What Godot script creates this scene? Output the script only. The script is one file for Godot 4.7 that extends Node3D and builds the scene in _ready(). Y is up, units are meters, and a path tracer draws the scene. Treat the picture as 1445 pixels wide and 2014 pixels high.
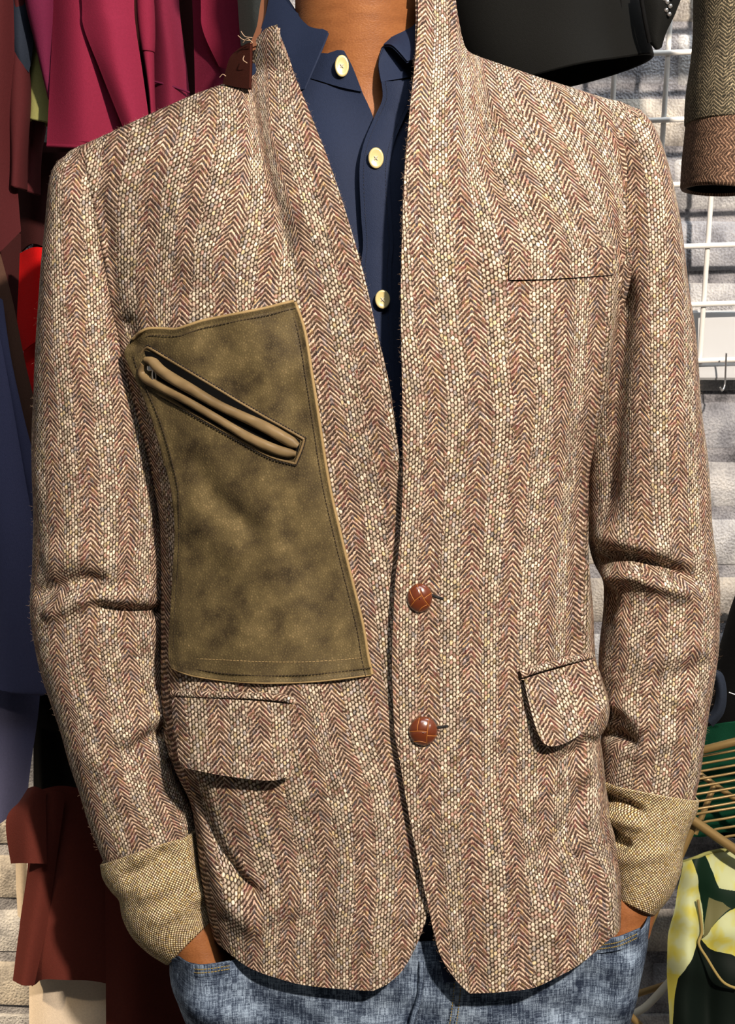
extends Node3D

# ---------------------------------------------------------------- camera geometry
const FW := 1445.0
const FH := 2014.0
const FOC := 2875.0            # focal length in pixels of the 1445 x 2014 frame
const PITCH := 0.1396          # camera looks 8 degrees down
var cam_at := Vector3(0, 1.3357, 1.25)
var cam_basis := Basis(Vector3.RIGHT, -PITCH)

# point of the world seen at a pixel of the photograph, on the upright plane z
func W(px: float, py: float, z: float) -> Vector3:
	var d: Vector3 = cam_basis * Vector3((px - FW / 2) / FOC, (FH / 2 - py) / FOC, -1.0)
	return cam_at + d * ((z - cam_at.z) / d.z)

func proj(p: Vector3) -> Vector2:
	var q: Vector3 = cam_basis.transposed() * (p - cam_at)
	return Vector2(FW / 2 - q.x / q.z * FOC, FH / 2 + q.y / q.z * FOC)

# ---------------------------------------------------------------- naming
var taken := {}
func numbered(called: String, parent: Node) -> String:
	var key := str(parent.get_instance_id()) + called
	var n: int = taken.get(key, 0)
	taken[key] = n + 1
	return called if n == 0 else "%s_%03d" % [called, n]

func put(called: String, mesh: Mesh, parent: Node, label := "", at := Vector3.ZERO) -> MeshInstance3D:
	var o := MeshInstance3D.new()
	o.name = numbered(called, parent)
	o.mesh = mesh
	o.position = at
	parent.add_child(o, true)
	if label != "":
		o.set_meta("label", label)
	return o

func thing(called: String, label: String, category: String, at := Vector3.ZERO, group := "") -> Node3D:
	var o := Node3D.new()
	o.name = numbered(called, self)
	add_child(o, true)
	o.position = at
	tag(o, label, category, group)
	return o

func tag(o: Node3D, label: String, category: String, group := "") -> void:
	o.set_meta("label", label)
	o.set_meta("category", category)
	if group != "":
		o.set_meta("group", group)

func struct(called: String, mesh: Mesh, at := Vector3.ZERO) -> MeshInstance3D:
	var o := put(called, mesh, self, "", at)
	o.set_meta("kind", "structure")
	return o

# ---------------------------------------------------------------- small maths
func hsh(a: int, b: int, c := 0) -> float:
	var h: int = (a * 374761393 + b * 668265263 + c * 2147483647) & 0x7fffffff
	h = ((h ^ (h >> 13)) * 1274126177) & 0x7fffffff
	return float((h ^ (h >> 16)) & 0xffff) / 65535.0

func smax(a: float, b: float, k: float) -> float:
	var h := maxf(k - absf(a - b), 0.0) / k
	return maxf(a, b) + h * h * k * 0.25

# smooth curve through [key, value] pairs
func curve(pts: Array, t: float) -> float:
	var n := pts.size()
	if t <= pts[0][0]:
		return pts[0][1]
	if t >= pts[n - 1][0]:
		return pts[n - 1][1]
	var i := 0
	while pts[i + 1][0] < t:
		i += 1
	var x0: float = pts[i][0]
	var x1: float = pts[i + 1][0]
	var y0: float = pts[i][1]
	var y1: float = pts[i + 1][1]
	var h := x1 - x0
	var d := (y1 - y0) / h
	var m0 := d
	var m1 := d
	if i > 0:
		var dp: float = (y0 - pts[i - 1][1]) / (x0 - pts[i - 1][0])
		m0 = 0.0 if dp * d <= 0.0 else 2.0 * dp * d / (dp + d)
	if i < n - 2:
		var dn: float = (pts[i + 2][1] - y1) / (pts[i + 2][0] - x1)
		m1 = 0.0 if dn * d <= 0.0 else 2.0 * dn * d / (dn + d)
	var s := (t - x0) / h
	return y0 * (1 + 2 * s) * (1 - s) * (1 - s) + h * m0 * s * (1 - s) * (1 - s) + y1 * s * s * (3 - 2 * s) - h * m1 * s * s * (1 - s)

# tables over world height
const Y0 := 0.55
const Y1 := 1.95
const NY := 700
class Lut:
	var a := PackedFloat32Array()
	func at(y: float) -> float:
		var f := clampf((y - 0.55) / 1.4 * 699.0, 0.0, 698.999)
		var i := int(f)
		return lerpf(a[i], a[i + 1], f - i)

func lut_of(fill: Callable, lo: float, hi: float, z: float) -> Lut:
	var l := Lut.new()
	l.a.resize(NY)
	var k := NY - 1
	var prev := W(fill.call(lo), lo, z)
	var pv: float = fill.call(lo)
	while k >= 0 and Y0 + 1.4 * k / 699.0 > prev.y:
		l.a[k] = pv
		k -= 1
	var py := lo
	while py < hi and k >= 0:
		py += 2.0
		var v: float = fill.call(py)
		var q := W(0, py, z)
		while k >= 0 and Y0 + 1.4 * k / 699.0 > q.y:
			var f: float = (Y0 + 1.4 * k / 699.0 - q.y) / maxf(prev.y - q.y, 1e-9)
			l.a[k] = lerpf(v, pv, f)
			k -= 1
		prev = q
		pv = v
	while k >= 0:
		l.a[k] = pv
		k -= 1
	return l

func lut_x(pts: Array, z: float) -> Lut:     # [[py, px], ...] turned into world x at the depth z
	return lut_of(func(py): return W(curve(pts, py), py, z).x, pts[0][0], pts[-1][0], z)

func lut_v(pts: Array, z := -0.05) -> Lut:   # [[py, value], ...]
	return lut_of(func(py): return curve(pts, py), pts[0][0], pts[-1][0], z)

# folds: [points, width in pixels, height in metres]
func folds(list: Array, x: float, y: float) -> float:
	var sum := 0.0
	for s in list:
		var pts: PackedVector2Array = s[0]
		var w: float = s[1]
		var bb: Rect2 = s[3]
		if not bb.has_point(Vector2(x, y)):
			continue
		var best := 1e9
		var n := pts.size()
		var along := 0.0
		for i in n - 1:
			var a := pts[i]
			var ab := pts[i + 1] - a
			var t := clampf((Vector2(x, y) - a).dot(ab) / ab.length_squared(), 0.0, 1.0)
			var d := (a + ab * t - Vector2(x, y)).length_squared()
			if d < best:
				best = d
				along = (i + t) / (n - 1)
		var ends := smoothstep(0.0, 0.22, minf(along, 1.0 - along) + 0.05)
		sum += s[2] * ends * exp(-best / (w * w))
	return sum

func fold(p: Array, w: float, h: float) -> Array:
	var pts := PackedVector2Array()
	for i in range(0, p.size(), 2):
		pts.append(Vector2(p[i], p[i + 1]))
	var bb := Rect2(pts[0], Vector2.ZERO)
	for q in pts:
		bb = bb.expand(q)
	return [pts, w, h, bb.grow(w * 2.6)]

# ---------------------------------------------------------------- mesh building
class MB:
	var v := PackedVector3Array()
	var n := PackedVector3Array()
	var t := PackedVector2Array()
	var ix := PackedInt32Array()

	# grid of points, u to the right and v down as seen from its front
	func normals(P: PackedVector3Array, nu: int, nv: int, wrap := false) -> PackedVector3Array:
		var out := PackedVector3Array()
		out.resize(nu * nv)
		for j in nv:
			var ja := maxi(j - 1, 0) * nu
			var jb := mini(j + 1, nv - 1) * nu
			for i in nu:
				var ia := i - 1
				var ib := i + 1
				if wrap:
					if ia < 0: ia = nu - 2
					if ib >= nu: ib = 1
				else:
					ia = maxi(ia, 0)
					ib = mini(ib, nu - 1)
				var m := (P[jb + i] - P[ja + i]).cross(P[j * nu + ib] - P[j * nu + ia])
				out[j * nu + i] = m.normalized() if m.length_squared() > 1e-20 else Vector3(0, 0, 1)
		return out

	func grid(P: PackedVector3Array, N: PackedVector3Array, T: PackedVector2Array, nu: int, nv: int) -> void:
		var flip := false
		var b := v.size()
		v.append_array(P)
		n.append_array(N)
		t.append_array(T)
		var q := PackedInt32Array()
		q.resize((nu - 1) * (nv - 1) * 6)
		var k := 0
		var vote := 0
		for s in 9:
			var c := ((s / 3 + 1) * (nv - 1) / 5) * nu + (s % 3 + 1) * (nu - 1) / 5
			var g := (P[c + nu] - P[c]).cross(P[c + 1] - P[c])
			vote += int(signf(g.dot(N[c] + N[c + 1] + N[c + nu])))
		flip = vote < 0
		for j in nv - 1:
			for i in nu - 1:
				var a := b + j * nu + i
				q[k] = a
				q[k + 1] = a + nu if flip else a + 1
				q[k + 2] = a + 1 if flip else a + nu
				q[k + 3] = a + 1
				q[k + 4] = a + nu if flip else a + nu + 1
				q[k + 5] = a + nu + 1 if flip else a + nu
				k += 6
		ix.append_array(q)

	# cloth of thickness th with rounded rims
	func sheet(P: PackedVector3Array, T: PackedVector2Array, nu: int, nv: int, th: float) -> void:
		var N := normals(P, nu, nv)
		var h := th * 0.5
		var A := PackedVector3Array()
		var B := PackedVector3Array()
		var M := PackedVector3Array()
		for i in P.size():
			A.append(P[i] + N[i] * h)
			B.append(P[i] - N[i] * h)
			M.append(-N[i])
		grid(A, N, T, nu, nv)
		grid(B, M, T, nu, nv)
		var loop := PackedInt32Array()
		for i in nu - 1: loop.append(i)
		for j in nv - 1: loop.append(j * nu + nu - 1)
		for i in nu - 1: loop.append((nv - 1) * nu + nu - 1 - i)
		for j in nv - 1: loop.append((nv - 1 - j) * nu)
		var m := loop.size()
		var K := 5
		var RP := PackedVector3Array()
		var RN := PackedVector3Array()
		var RT := PackedVector2Array()
		for k in K:
			var ang := PI * k / (K - 1)
			for s in m + 1:
				var c := loop[s % m]
				var tan := P[loop[(s + 1) % m]] - P[loop[(s + m - 1) % m]]
				var e := N[c].cross(-tan).normalized()
				var d := N[c] * cos(ang) + e * sin(ang)
				RP.append(P[c] + d * h)
				RN.append(d)
				RT.append(T[c] + Vector2(0.01, 0.008) * k)
		grid(RP, RN, RT, m + 1, K)

	func tube(path: PackedVector3Array, radii, sides: int, caps := true, squash := 1.0) -> void:
		var m := path.size()
		var start := ix.size()
		var b := v.size()
		var up := Vector3(0.1, 0.2, 1).normalized()
		var len := 0.0
		for j in m:
			var d := (path[mini(j + 1, m - 1)] - path[maxi(j - 1, 0)]).normalized()
			var s := d.cross(up)
			if s.length() < 0.05:
				s = d.cross(Vector3.UP)
			s = s.normalized()
			var w := s.cross(d).normalized()
			if j > 0: len += path[j].distance_to(path[j - 1])
			var r: float = radii if radii is float else radii[j]
			for i in sides + 1:
				var a := TAU * i / sides
				var o := s * cos(a) + w * sin(a) * squash
				v.append(path[j] + o * r)
				n.append(o.normalized())
				t.append(Vector2(float(i) / sides * TAU * r, len))
		for j in m - 1:
			for i in sides:
				var a := b + j * (sides + 1) + i
				ix.append_array(PackedInt32Array([a, a + 1, a + sides + 1, a + 1, a + sides + 2, a + sides + 1]))
		if caps:
			for e in [0, m - 1]:
				var c := v.size()
				var d: Vector3 = (path[0] - path[1]).normalized() if e == 0 else (path[m - 1] - path[m - 2]).normalized()
				v.append(path[e])
				n.append(d)
				t.append(Vector2.ZERO)
				for i in sides + 1:
					v.append(v[b + e * (sides + 1) + i])
					n.append(d)
					t.append(Vector2.ZERO)
				for i in sides:
					if e == 0: ix.append_array(PackedInt32Array([c, c + 2 + i, c + 1 + i]))
					else: ix.append_array(PackedInt32Array([c, c + 1 + i, c + 2 + i]))
		fix(start)

	func fix(from: int) -> void:
		for k in range(from, ix.size(), 3):
			var a := ix[k]
			var c := ix[k + 1]
			var d := ix[k + 2]
			if (v[d] - v[a]).cross(v[c] - v[a]).dot(n[a] + n[c] + n[d]) < 0.0:
				ix[k + 1] = d
				ix[k + 2] = c

	# profile [[r, z], ...] turned about the axis d at the point at
	func lathe(at: Vector3, d: Vector3, prof: Array, sides: int, sx := 1.0, sy := 1.0) -> void:
		var x := Vector3.UP.cross(d).normalized()
		var y := d.cross(x).normalized()
		var P := PackedVector3Array()
		var T := PackedVector2Array()
		for q in prof:
			for i in sides + 1:
				var a := TAU * i / sides
				P.append(at + x * cos(a) * q[0] * sx + y * sin(a) * q[0] * sy + d * q[1])
				T.append(Vector2(cos(a) * q[0], sin(a) * q[0]))
		var N := normals(P, sides + 1, prof.size(), true)
		grid(P, N, T, sides + 1, prof.size())

	func box(c: Vector3, s: Vector3, bev := 0.0) -> void:
		var h := s * 0.5
		var start := ix.size()
		for ax in 3:
			for sg in [-1.0, 1.0]:
				var nn := Vector3.ZERO
				nn[ax] = sg
				var u := Vector3.ZERO
				u[(ax + 1) % 3] = 1.0
				var w := nn.cross(u)
				var hu := h[(ax + 1) % 3] - bev
				var hw := h[(ax + 2) % 3] - bev
				var b := v.size()
				for k in [Vector2(-1, 1), Vector2(1, 1), Vector2(1, -1), Vector2(-1, -1)]:
					v.append(c + nn * h[ax] + u * k.x * hu + w * k.y * hw)
					n.append(nn)
					t.append(Vector2(k.x * hu, k.y * hw))
				ix.append_array(PackedInt32Array([b, b + 1, b + 2, b, b + 2, b + 3]))
		if bev > 0.0:
			for ax in 3:
				for p in [Vector2(1, 1), Vector2(1, -1), Vector2(-1, -1), Vector2(-1, 1)]:
					var l := (ax + 1) % 3
					var m := (ax + 2) % 3
					var a0 := Vector3.ZERO
					a0[l] = p.x * h[l]; a0[m] = p.y * (h[m] - bev)
					var a1 := Vector3.ZERO
					a1[l] = p.x * (h[l] - bev); a1[m] = p.y * h[m]
					var e := Vector3.ZERO
					e[ax] = h[ax] - bev
					var nn := Vector3.ZERO
					nn[l] = p.x; nn[m] = p.y
					nn = nn.normalized()
					var b := v.size()
					for q in [a0 - e, a0 + e, a1 + e, a1 - e]:
						v.append(c + q); n.append(nn); t.append(Vector2.ZERO)
					if p.x * p.y > 0: ix.append_array(PackedInt32Array([b, b + 2, b + 1, b, b + 3, b + 2]))
					else: ix.append_array(PackedInt32Array([b, b + 1, b + 2, b, b + 2, b + 3]))
		fix(start)

	func into(m: ArrayMesh, mat: Material, tangents := false) -> ArrayMesh:
		var arr := []
		arr.resize(Mesh.ARRAY_MAX)
		arr[Mesh.ARRAY_VERTEX] = v
		arr[Mesh.ARRAY_NORMAL] = n
		arr[Mesh.ARRAY_TEX_UV] = t
		arr[Mesh.ARRAY_INDEX] = ix
		if tangents:
			var st := SurfaceTool.new()
			st.create_from_arrays(arr)
			st.generate_tangents()
			arr = st.commit_to_arrays()
		m.add_surface_from_arrays(Mesh.PRIMITIVE_TRIANGLES, arr)
		m.surface_set_material(m.get_surface_count() - 1, mat)
		return m

	func mesh(mat: Material, tangents := false) -> ArrayMesh:
		return into(ArrayMesh.new(), mat, tangents)

func cr(a, b, c, d, t: float):
	return 0.5 * ((2.0 * b) + (c - a) * t + (2.0 * a - 5.0 * b + 4.0 * c - d) * t * t + (3.0 * b - a - 3.0 * c + d) * t * t * t)

# smooth path through points
func spline(pts: PackedVector3Array, per: int) -> PackedVector3Array:
	var out := PackedVector3Array()
	var n := pts.size()
	for i in n - 1:
		for k in per:
			out.append(cr(pts[maxi(i - 1, 0)], pts[i], pts[i + 1], pts[mini(i + 2, n - 1)], float(k) / per))
	out.append(pts[n - 1])
	return out

func wp(list: Array, dz := 0.0) -> PackedVector3Array:      # [px, py, z, ...] as world points
	var o := PackedVector3Array()
	for i in range(0, list.size(), 3):
		o.append(W(list[i], list[i + 1], list[i + 2] + dz))
	return o

# cloth through a net of control points, rows of [px, py, z, ...]
func net(rows: Array, per_u: int, per_v: int) -> Array:
	var R: Array[PackedVector3Array] = []
	for r in rows:
		R.append(spline(wp(r), per_u))
	var nu := R[0].size()
	var cols: Array[PackedVector3Array] = []
	for i in nu:
		var c := PackedVector3Array()
		for r in R:
			c.append(r[i])
		cols.append(spline(c, per_v))
	var nv := cols[0].size()
	var P := PackedVector3Array()
	var T := PackedVector2Array()
	P.resize(nu * nv)
	T.resize(nu * nv)
	for j in nv:
		for i in nu:
			P[j * nu + i] = cols[i][j]
	metric(P, T, nu, nv)
	return [P, T, nu, nv]

func metric(P: PackedVector3Array, T: PackedVector2Array, nu: int, nv: int) -> void:     # texture coordinates in metres along the cloth
	var mid := nu / 2
	var vv := 0.0
	for j in nv:
		if j > 0:
			vv += P[j * nu + mid].distance_to(P[(j - 1) * nu + mid])
		var u := 0.0
		for i in range(mid, nu):
			if i > mid:
				u += P[j * nu + i].distance_to(P[j * nu + i - 1])
			T[j * nu + i] = Vector2(u, vv)
		u = 0.0
		for i in range(mid - 1, -1, -1):
			u -= P[j * nu + i].distance_to(P[j * nu + i + 1])
			T[j * nu + i] = Vector2(u, vv)

func cloth(rows: Array, per_u: int, per_v: int, th: float, mat: Material, uvs := 1.0, wave := 0.0, seed := 0) -> ArrayMesh:
	var g := net(rows, per_u, per_v)
	var P: PackedVector3Array = g[0]
	var T: PackedVector2Array = g[1]
	if wave > 0.0:
		for i in P.size():
			P[i].z += wave * (sin(P[i].x * 61.0 + seed + sin(P[i].y * 9.0 + seed) * 1.6) + 0.6 * sin(P[i].x * 117.0 + P[i].y * 17.0 + seed * 2.0))
	for i in T.size():
		T[i] *= uvs
	var b := MB.new()
	b.sheet(P, T, g[2], g[3], th)
	return b.mesh(mat, mat is StandardMaterial3D and mat.normal_texture != null)

# tube through pairs [Lx, Ly, Rx, Ry, z, half depth]
func pair_tube(pairs: Array, nu: int, per: int, pw := 2.2) -> Array:
	var L := PackedVector3Array()
	var Rr := PackedVector3Array()
	var D := PackedVector3Array()
	for p in pairs:
		L.append(W(p[0], p[1], p[4]))
		Rr.append(W(p[2], p[3], p[4]))
		D.append(Vector3(p[5], 0, 0))
	L = spline(L, per)
	Rr = spline(Rr, per)
	D = spline(D, per)
	var nv := L.size()
	var P := PackedVector3Array()
	P.resize(nu * nv)
	for j in nv:
		var c := (L[j] + Rr[j]) * 0.5
		var a := (Rr[j] - L[j]) * 0.5
		for i in nu:
			var f := TAU * i / (nu - 1)
			var cx := -cos(f)
			var sz := sin(f)
			P[j * nu + i] = c + a * signf(cx) * pow(absf(cx), 2.0 / pw) + Vector3(0, 0, D[j].x) * signf(sz) * pow(absf(sz), 2.0 / pw)
	return [P, nu, nv]

func ring_uv(P: PackedVector3Array, nu: int, nv: int, scale: float) -> PackedVector2Array:
	var T := PackedVector2Array()
	T.resize(nu * nv)
	var mid := nu / 4
	var vv := 0.0
	for j in nv:
		if j > 0:
			vv += ((P[j * nu + mid] - P[(j - 1) * nu + mid]).length() + (P[j * nu] - P[(j - 1) * nu]).length() + (P[j * nu + nu / 2] - P[(j - 1) * nu + nu / 2]).length()) / 3.0
		var u := 0.0
		for i in range(mid, nu):
			if i > mid:
				u += P[j * nu + i].distance_to(P[j * nu + i - 1])
			T[j * nu + i] = Vector2(u, vv) * scale
		u = 0.0
		for i in range(mid - 1, -1, -1):
			u -= P[j * nu + i].distance_to(P[j * nu + i + 1])
			T[j * nu + i] = Vector2(u, vv) * scale
	return T

# open-ended tube of cloth: outer skin, rounded end, lining going back inside
func sleeve_mesh(P: PackedVector3Array, T: PackedVector2Array, nu: int, nv: int, mat: Material, lining: Material, th := 0.004, back := 14) -> ArrayMesh:
	var b := MB.new()
	var N := b.normals(P, nu, nv, true)
	b.grid(P, N, T, nu, nv)
	var Q := PackedVector3Array()
	var U := PackedVector2Array()
	var last := (nv - 1) * nu
	for k in 4:
		var a := PI * k / 3.0
		for i in nu:
			var e := (P[last + i] - P[last - nu + i]).normalized()
			Q.append(P[last + i] - N[last + i] * th * (0.5 - 0.5 * cos(a)) + e * th * 0.5 * sin(a))
			U.append(T[last + i] + Vector2(0, 0.004 * k))
	b.grid(Q, b.normals(Q, nu, 4, true), U, nu, 4)
	var m := b.mesh(mat, true)
	var c := MB.new()
	Q = PackedVector3Array()
	U = PackedVector2Array()
	var steps := mini(back, nv - 2)
	for k in steps:
		for i in nu:
			var r := last - k * nu + i
			Q.append(P[r] - N[r] * th)
			U.append(T[r])
	c.grid(Q, c.normals(Q, nu, steps, true), U, nu, steps)
	return c.into(m, lining)

# ---------------------------------------------------------------- materials
const PERIOD := 0.0348         # one herringbone repeat, metres
var M := {}

func plain(c: Color, rough := 0.85, extra := {}) -> StandardMaterial3D:
	var m := StandardMaterial3D.new()
	m.albedo_color = c
	m.roughness = rough
	for k in extra:
		m.set(k, extra[k])
	return m

func tex(bytes: PackedByteArray, w: int, h: int) -> ImageTexture:
	var im := Image.create_from_data(w, h, false, Image.FORMAT_RGB8, bytes)
	im.generate_mipmaps()
	return ImageTexture.create_from_image(im)

func bump(hts: PackedByteArray, w: int, h: int, k: float) -> ImageTexture:
	var im := Image.create_from_data(w, h, false, Image.FORMAT_L8, hts)
	im.convert(Image.FORMAT_RGBA8)
	im.bump_map_to_normal_map(k)
	im.generate_mipmaps()
	return ImageTexture.create_from_image(im)

func textured(rgb: PackedByteArray, hts: PackedByteArray, w: int, h: int, k: float, rough: float, nscale := 1.0) -> StandardMaterial3D:
	var m := StandardMaterial3D.new()
	m.albedo_texture = tex(rgb, w, h)
	if hts.size() > 0:
		m.normal_enabled = true
		m.normal_texture = bump(hts, w, h, k)
		m.normal_scale = nscale
	m.roughness = rough
	m.metallic_specular = 0.25
	return m

# herringbone tweed: `reps` columns of chevrons alternating with columns of bird's-eye flecks
func tweed(size: int, reps: int, pitches: int, lights: Array, darks: Array, seed: int, fleck := 0.27, kk := 1.0) -> StandardMaterial3D:
	var rgb := PackedByteArray()
	rgb.resize(size * size * 3)
	var hts := PackedByteArray()
	hts.resize(size * size)
	var per := float(size) / reps
	var pit := float(size) / pitches
	var cw := per / 13.0                        # width of a warp yarn column
	var wob := FastNoiseLite.new()
	wob.seed = seed
	wob.frequency = 0.03
	var nl := lights.size()
	var nd := darks.size()
	var ncol := reps * 13
	var wx := PackedFloat32Array()
	wx.resize(size)
	for x in size:
		wx[x] = wob.get_noise_2d(x, 0.0) * 2.4 + wob.get_noise_2d(x * 3.0, 50.0) * 1.6
	for y in size:
		var wy := wob.get_noise_2d(0.0, y) * 2.2 + wob.get_noise_2d(77.0, y * 3.0) * 1.2
		for x in size:
			var nz := wob.get_noise_2d(x * 2.2, y * 2.2)
			var fx := x + wy + nz * 2.6
			var fy := y + wx[x] + nz * 3.4
			var col := int(floor(fx / cw))
			var p := fposmod(fx / per, 1.0) - 0.5
			var ap := absf(p)
			var shade := 0.0
			var row := 0
			var dark := false
			var edge := 0.0
			var jag := (hsh(col, int(fy / pit), seed) - 0.5) * 0.13
			if ap + jag < fleck:
				# chevrons: stripes falling away to both sides of the middle
				var s := (fy - ap * per * kk) / pit
				row = int(floor(s))
				var f := s - row
				var seg := fposmod(fx / cw + (0.35 if p < 0 else -0.35) * f, 1.0) - 0.5
				var cut := 0.50 + 0.16 * (hsh(col, row, seed + 21) - 0.5)
				if f < cut:
					edge = 1.05 - pow(absf(f - 0.25) / 0.31, 2.0) - 2.0 * seg * seg
					if edge < 0.10: dark = true
				else:
					dark = true
					edge = 1.0 - pow(absf(f - 0.76) / 0.26, 2.0) - 0.3 * seg * seg
				shade = edge
			else:
				var sy: float = fy / pit + (0.5 if (col & 1) == 1 else 0.0)
				row = int(floor(sy)) + 500
				var f: float = sy - floorf(sy) - 0.5
				var g: float = fposmod(fx / cw, 1.0) - 0.5 + f * 0.12
				var hh := hsh(col, row, seed + 33)
				var e: float = 1.0 - (g * g / (0.165 + 0.09 * hh) + f * f / (0.15 + 0.08 * hh))
				if e > 0.0:
					shade = e
				else:
					dark = true
					shade = clampf(0.55 + e * 0.5, 0.0, 1.0)
			shade = clampf(shade, 0.0, 1.0)
			var cc := posmod(col, ncol)
			var rr := posmod(row, pitches)
			var r0 := hsh(cc, rr, seed + 7)
			var r1 := hsh(cc + 31, rr + 17, seed + 3)
			var c: Color = darks[int(r0 * r0 * nd) % nd] if dark else lights[int(r0 * r0 * nl) % nl]
			if not dark and ap + jag < fleck:
				c = c * Color(0.95, 0.90, 0.88)
			if dark and ap + jag >= fleck:
				c = c * Color(1.0, 1.03, 0.90)
			var m := (0.76 + 0.36 * r1) * ((0.82 + 0.24 * shade) if dark else (0.72 + 0.30 * shade))
			m *= 0.86 + 0.28 * hsh(x / 2 + y / 5, y / 3, seed + 1)
			m *= 0.95 + 0.10 * hsh(x, y, seed)
			var o := (y * size + x)
			hts[o] = int(clampf((60.0 if dark else 120.0) + 120.0 * shade, 0, 255))
			o *= 3
			rgb[o] = int(clampf(c.r * m * 255.0, 0, 255))
			rgb[o + 1] = int(clampf(c.g * m * 255.0, 0, 255))
			rgb[o + 2] = int(clampf(c.b * m * 255.0, 0, 255))
	return textured(rgb, hts, size, size, 3.0, 0.95, 0.8)

func hopsack(size: int, n: int, lights: Array, darks: Array, seed: int) -> StandardMaterial3D:
	var rgb := PackedByteArray()
	rgb.resize(size * size * 3)
	var hts := PackedByteArray()
	hts.resize(size * size)
	var cell := float(size) / n
	for y in size:
		for x in size:
			var cx := int(x / cell)
			var cy := int(y / cell)
			var f := x / cell - cx - 0.5
			var g := y / cell - cy - 0.5
			var on := ((cx + cy) & 1) == 0
			var e := 1.0 - (f * f / 0.40 + g * g / 0.40) if on else 0.0
			if not on:
				e = 0.0
			var r0 := hsh(cx, cy, seed)
			var r1 := hsh(cx + 5, cy + 9, seed)
			var c: Color = lights[int(r0 * r0 * lights.size()) % lights.size()] if e > 0.12 else darks[int(r0 * darks.size()) % darks.size()]
			var s := clampf(e, 0.0, 1.0)
			var m := (0.8 + 0.3 * r1) * ((0.72 + 0.35 * s) if e > 0.12 else 0.9)
			m *= 0.93 + 0.14 * hsh(x, y, seed + 1)
			var o := y * size + x
			hts[o] = int(70 + 150 * s)
			o *= 3
			rgb[o] = int(clampf(c.r * m * 255.0, 0, 255))
			rgb[o + 1] = int(clampf(c.g * m * 255.0, 0, 255))
			rgb[o + 2] = int(clampf(c.b * m * 255.0, 0, 255))
	return textured(rgb, hts, size, size, 3.0, 0.95, 0.7)

# mottled surface between colours, with fine grain; f = base frequency
func mottled(size: int, cols: Array, f: float, grain: float, seed: int, rough: float, bump_k := 2.0, sx := 1.0, sy := 1.0, cell := false, nscale := 1.0) -> StandardMaterial3D:
	var a := FastNoiseLite.new()
	a.seed = seed
	a.frequency = f
	a.fractal_octaves = 5
	var g := FastNoiseLite.new()
	g.seed = seed + 5
	g.frequency = 0.16
	if cell:
		g.noise_type = FastNoiseLite.TYPE_CELLULAR
		g.cellular_return_type = FastNoiseLite.RETURN_DISTANCE2_SUB
	else:
		g.fractal_octaves = 2
	var rgb := PackedByteArray()
	rgb.resize(size * size * 3)
	var hts := PackedByteArray()
	hts.resize(size * size)
	var n := cols.size() - 1
	for y in size:
		for x in size:
			# blend across the border so that the tile repeats
			var wx := smoothstep(size * 0.8, size * 1.0, x)
			var v := a.get_noise_2d(x * sx, y * sy)
			if wx > 0.0:
				v = lerpf(v, a.get_noise_2d((x - size) * sx, y * sy), wx)
			var wy := smoothstep(size * 0.8, size * 1.0, y)
			if wy > 0.0:
				v = lerpf(v, a.get_noise_2d(x * sx, (y - size) * sy), wy)
			var q := g.get_noise_2d(x * (sx * 0.5 + 0.5), y * (sy * 0.5 + 0.5))
			if cell:
				q = (q + 0.62) * 1.3
			var t := clampf(0.5 + v * (0.5 if cell else 0.75) + q * grain, 0.0, 0.9999) * n
			var i := int(t)
			var c: Color = cols[i].lerp(cols[i + 1], t - i)
			var o := y * size + x
			hts[o] = int(clampf(128 + q * 90 + v * 50, 0, 255))
			o *= 3
			rgb[o] = int(clampf(c.r * 255.0, 0, 255))
			rgb[o + 1] = int(clampf(c.g * 255.0, 0, 255))
			rgb[o + 2] = int(clampf(c.b * 255.0, 0, 255))
	return textured(rgb, hts, size, size, bump_k, rough, nscale)

func denim(size: int, seed: int) -> StandardMaterial3D:
	var a := FastNoiseLite.new()
	a.seed = seed
	a.frequency = 0.006
	a.fractal_octaves = 3
	var rgb := PackedByteArray()
	rgb.resize(size * size * 3)
	var hts := PackedByteArray()
	hts.resize(size * size)
	var vx := PackedFloat32Array()
	for x in size:
		vx.append(hsh(x / 2, 3, seed))
	for y in size:
		for x in size:
			var slub := hsh(x / 3 + (y / 26) * 7, y / 26, seed) * 0.55 + hsh(x / 22 + (y / 3) * 13, y / 3, seed + 2) * 0.45
			var fine := hsh(x / 2, y / 2, seed + 1)
			var v := clampf(0.45 + a.get_noise_2d(x, y) * 0.5 + (slub - 0.5) * 0.85 + (fine - 0.5) * 0.35 + (vx[x] - 0.5) * 0.15, 0.0, 1.0)
			var c := Color(0.12, 0.155, 0.22).lerp(Color(0.58, 0.65, 0.73), v)
			var o := y * size + x
			hts[o] = int(80 + 120 * v)
			o *= 3
			rgb[o] = int(c.r * 255.0)
			rgb[o + 1] = int(c.g * 255.0)
			rgb[o + 2] = int(c.b * 255.0)
	return textured(rgb, hts, size, size, 2.0, 0.9, 0.6)

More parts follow.
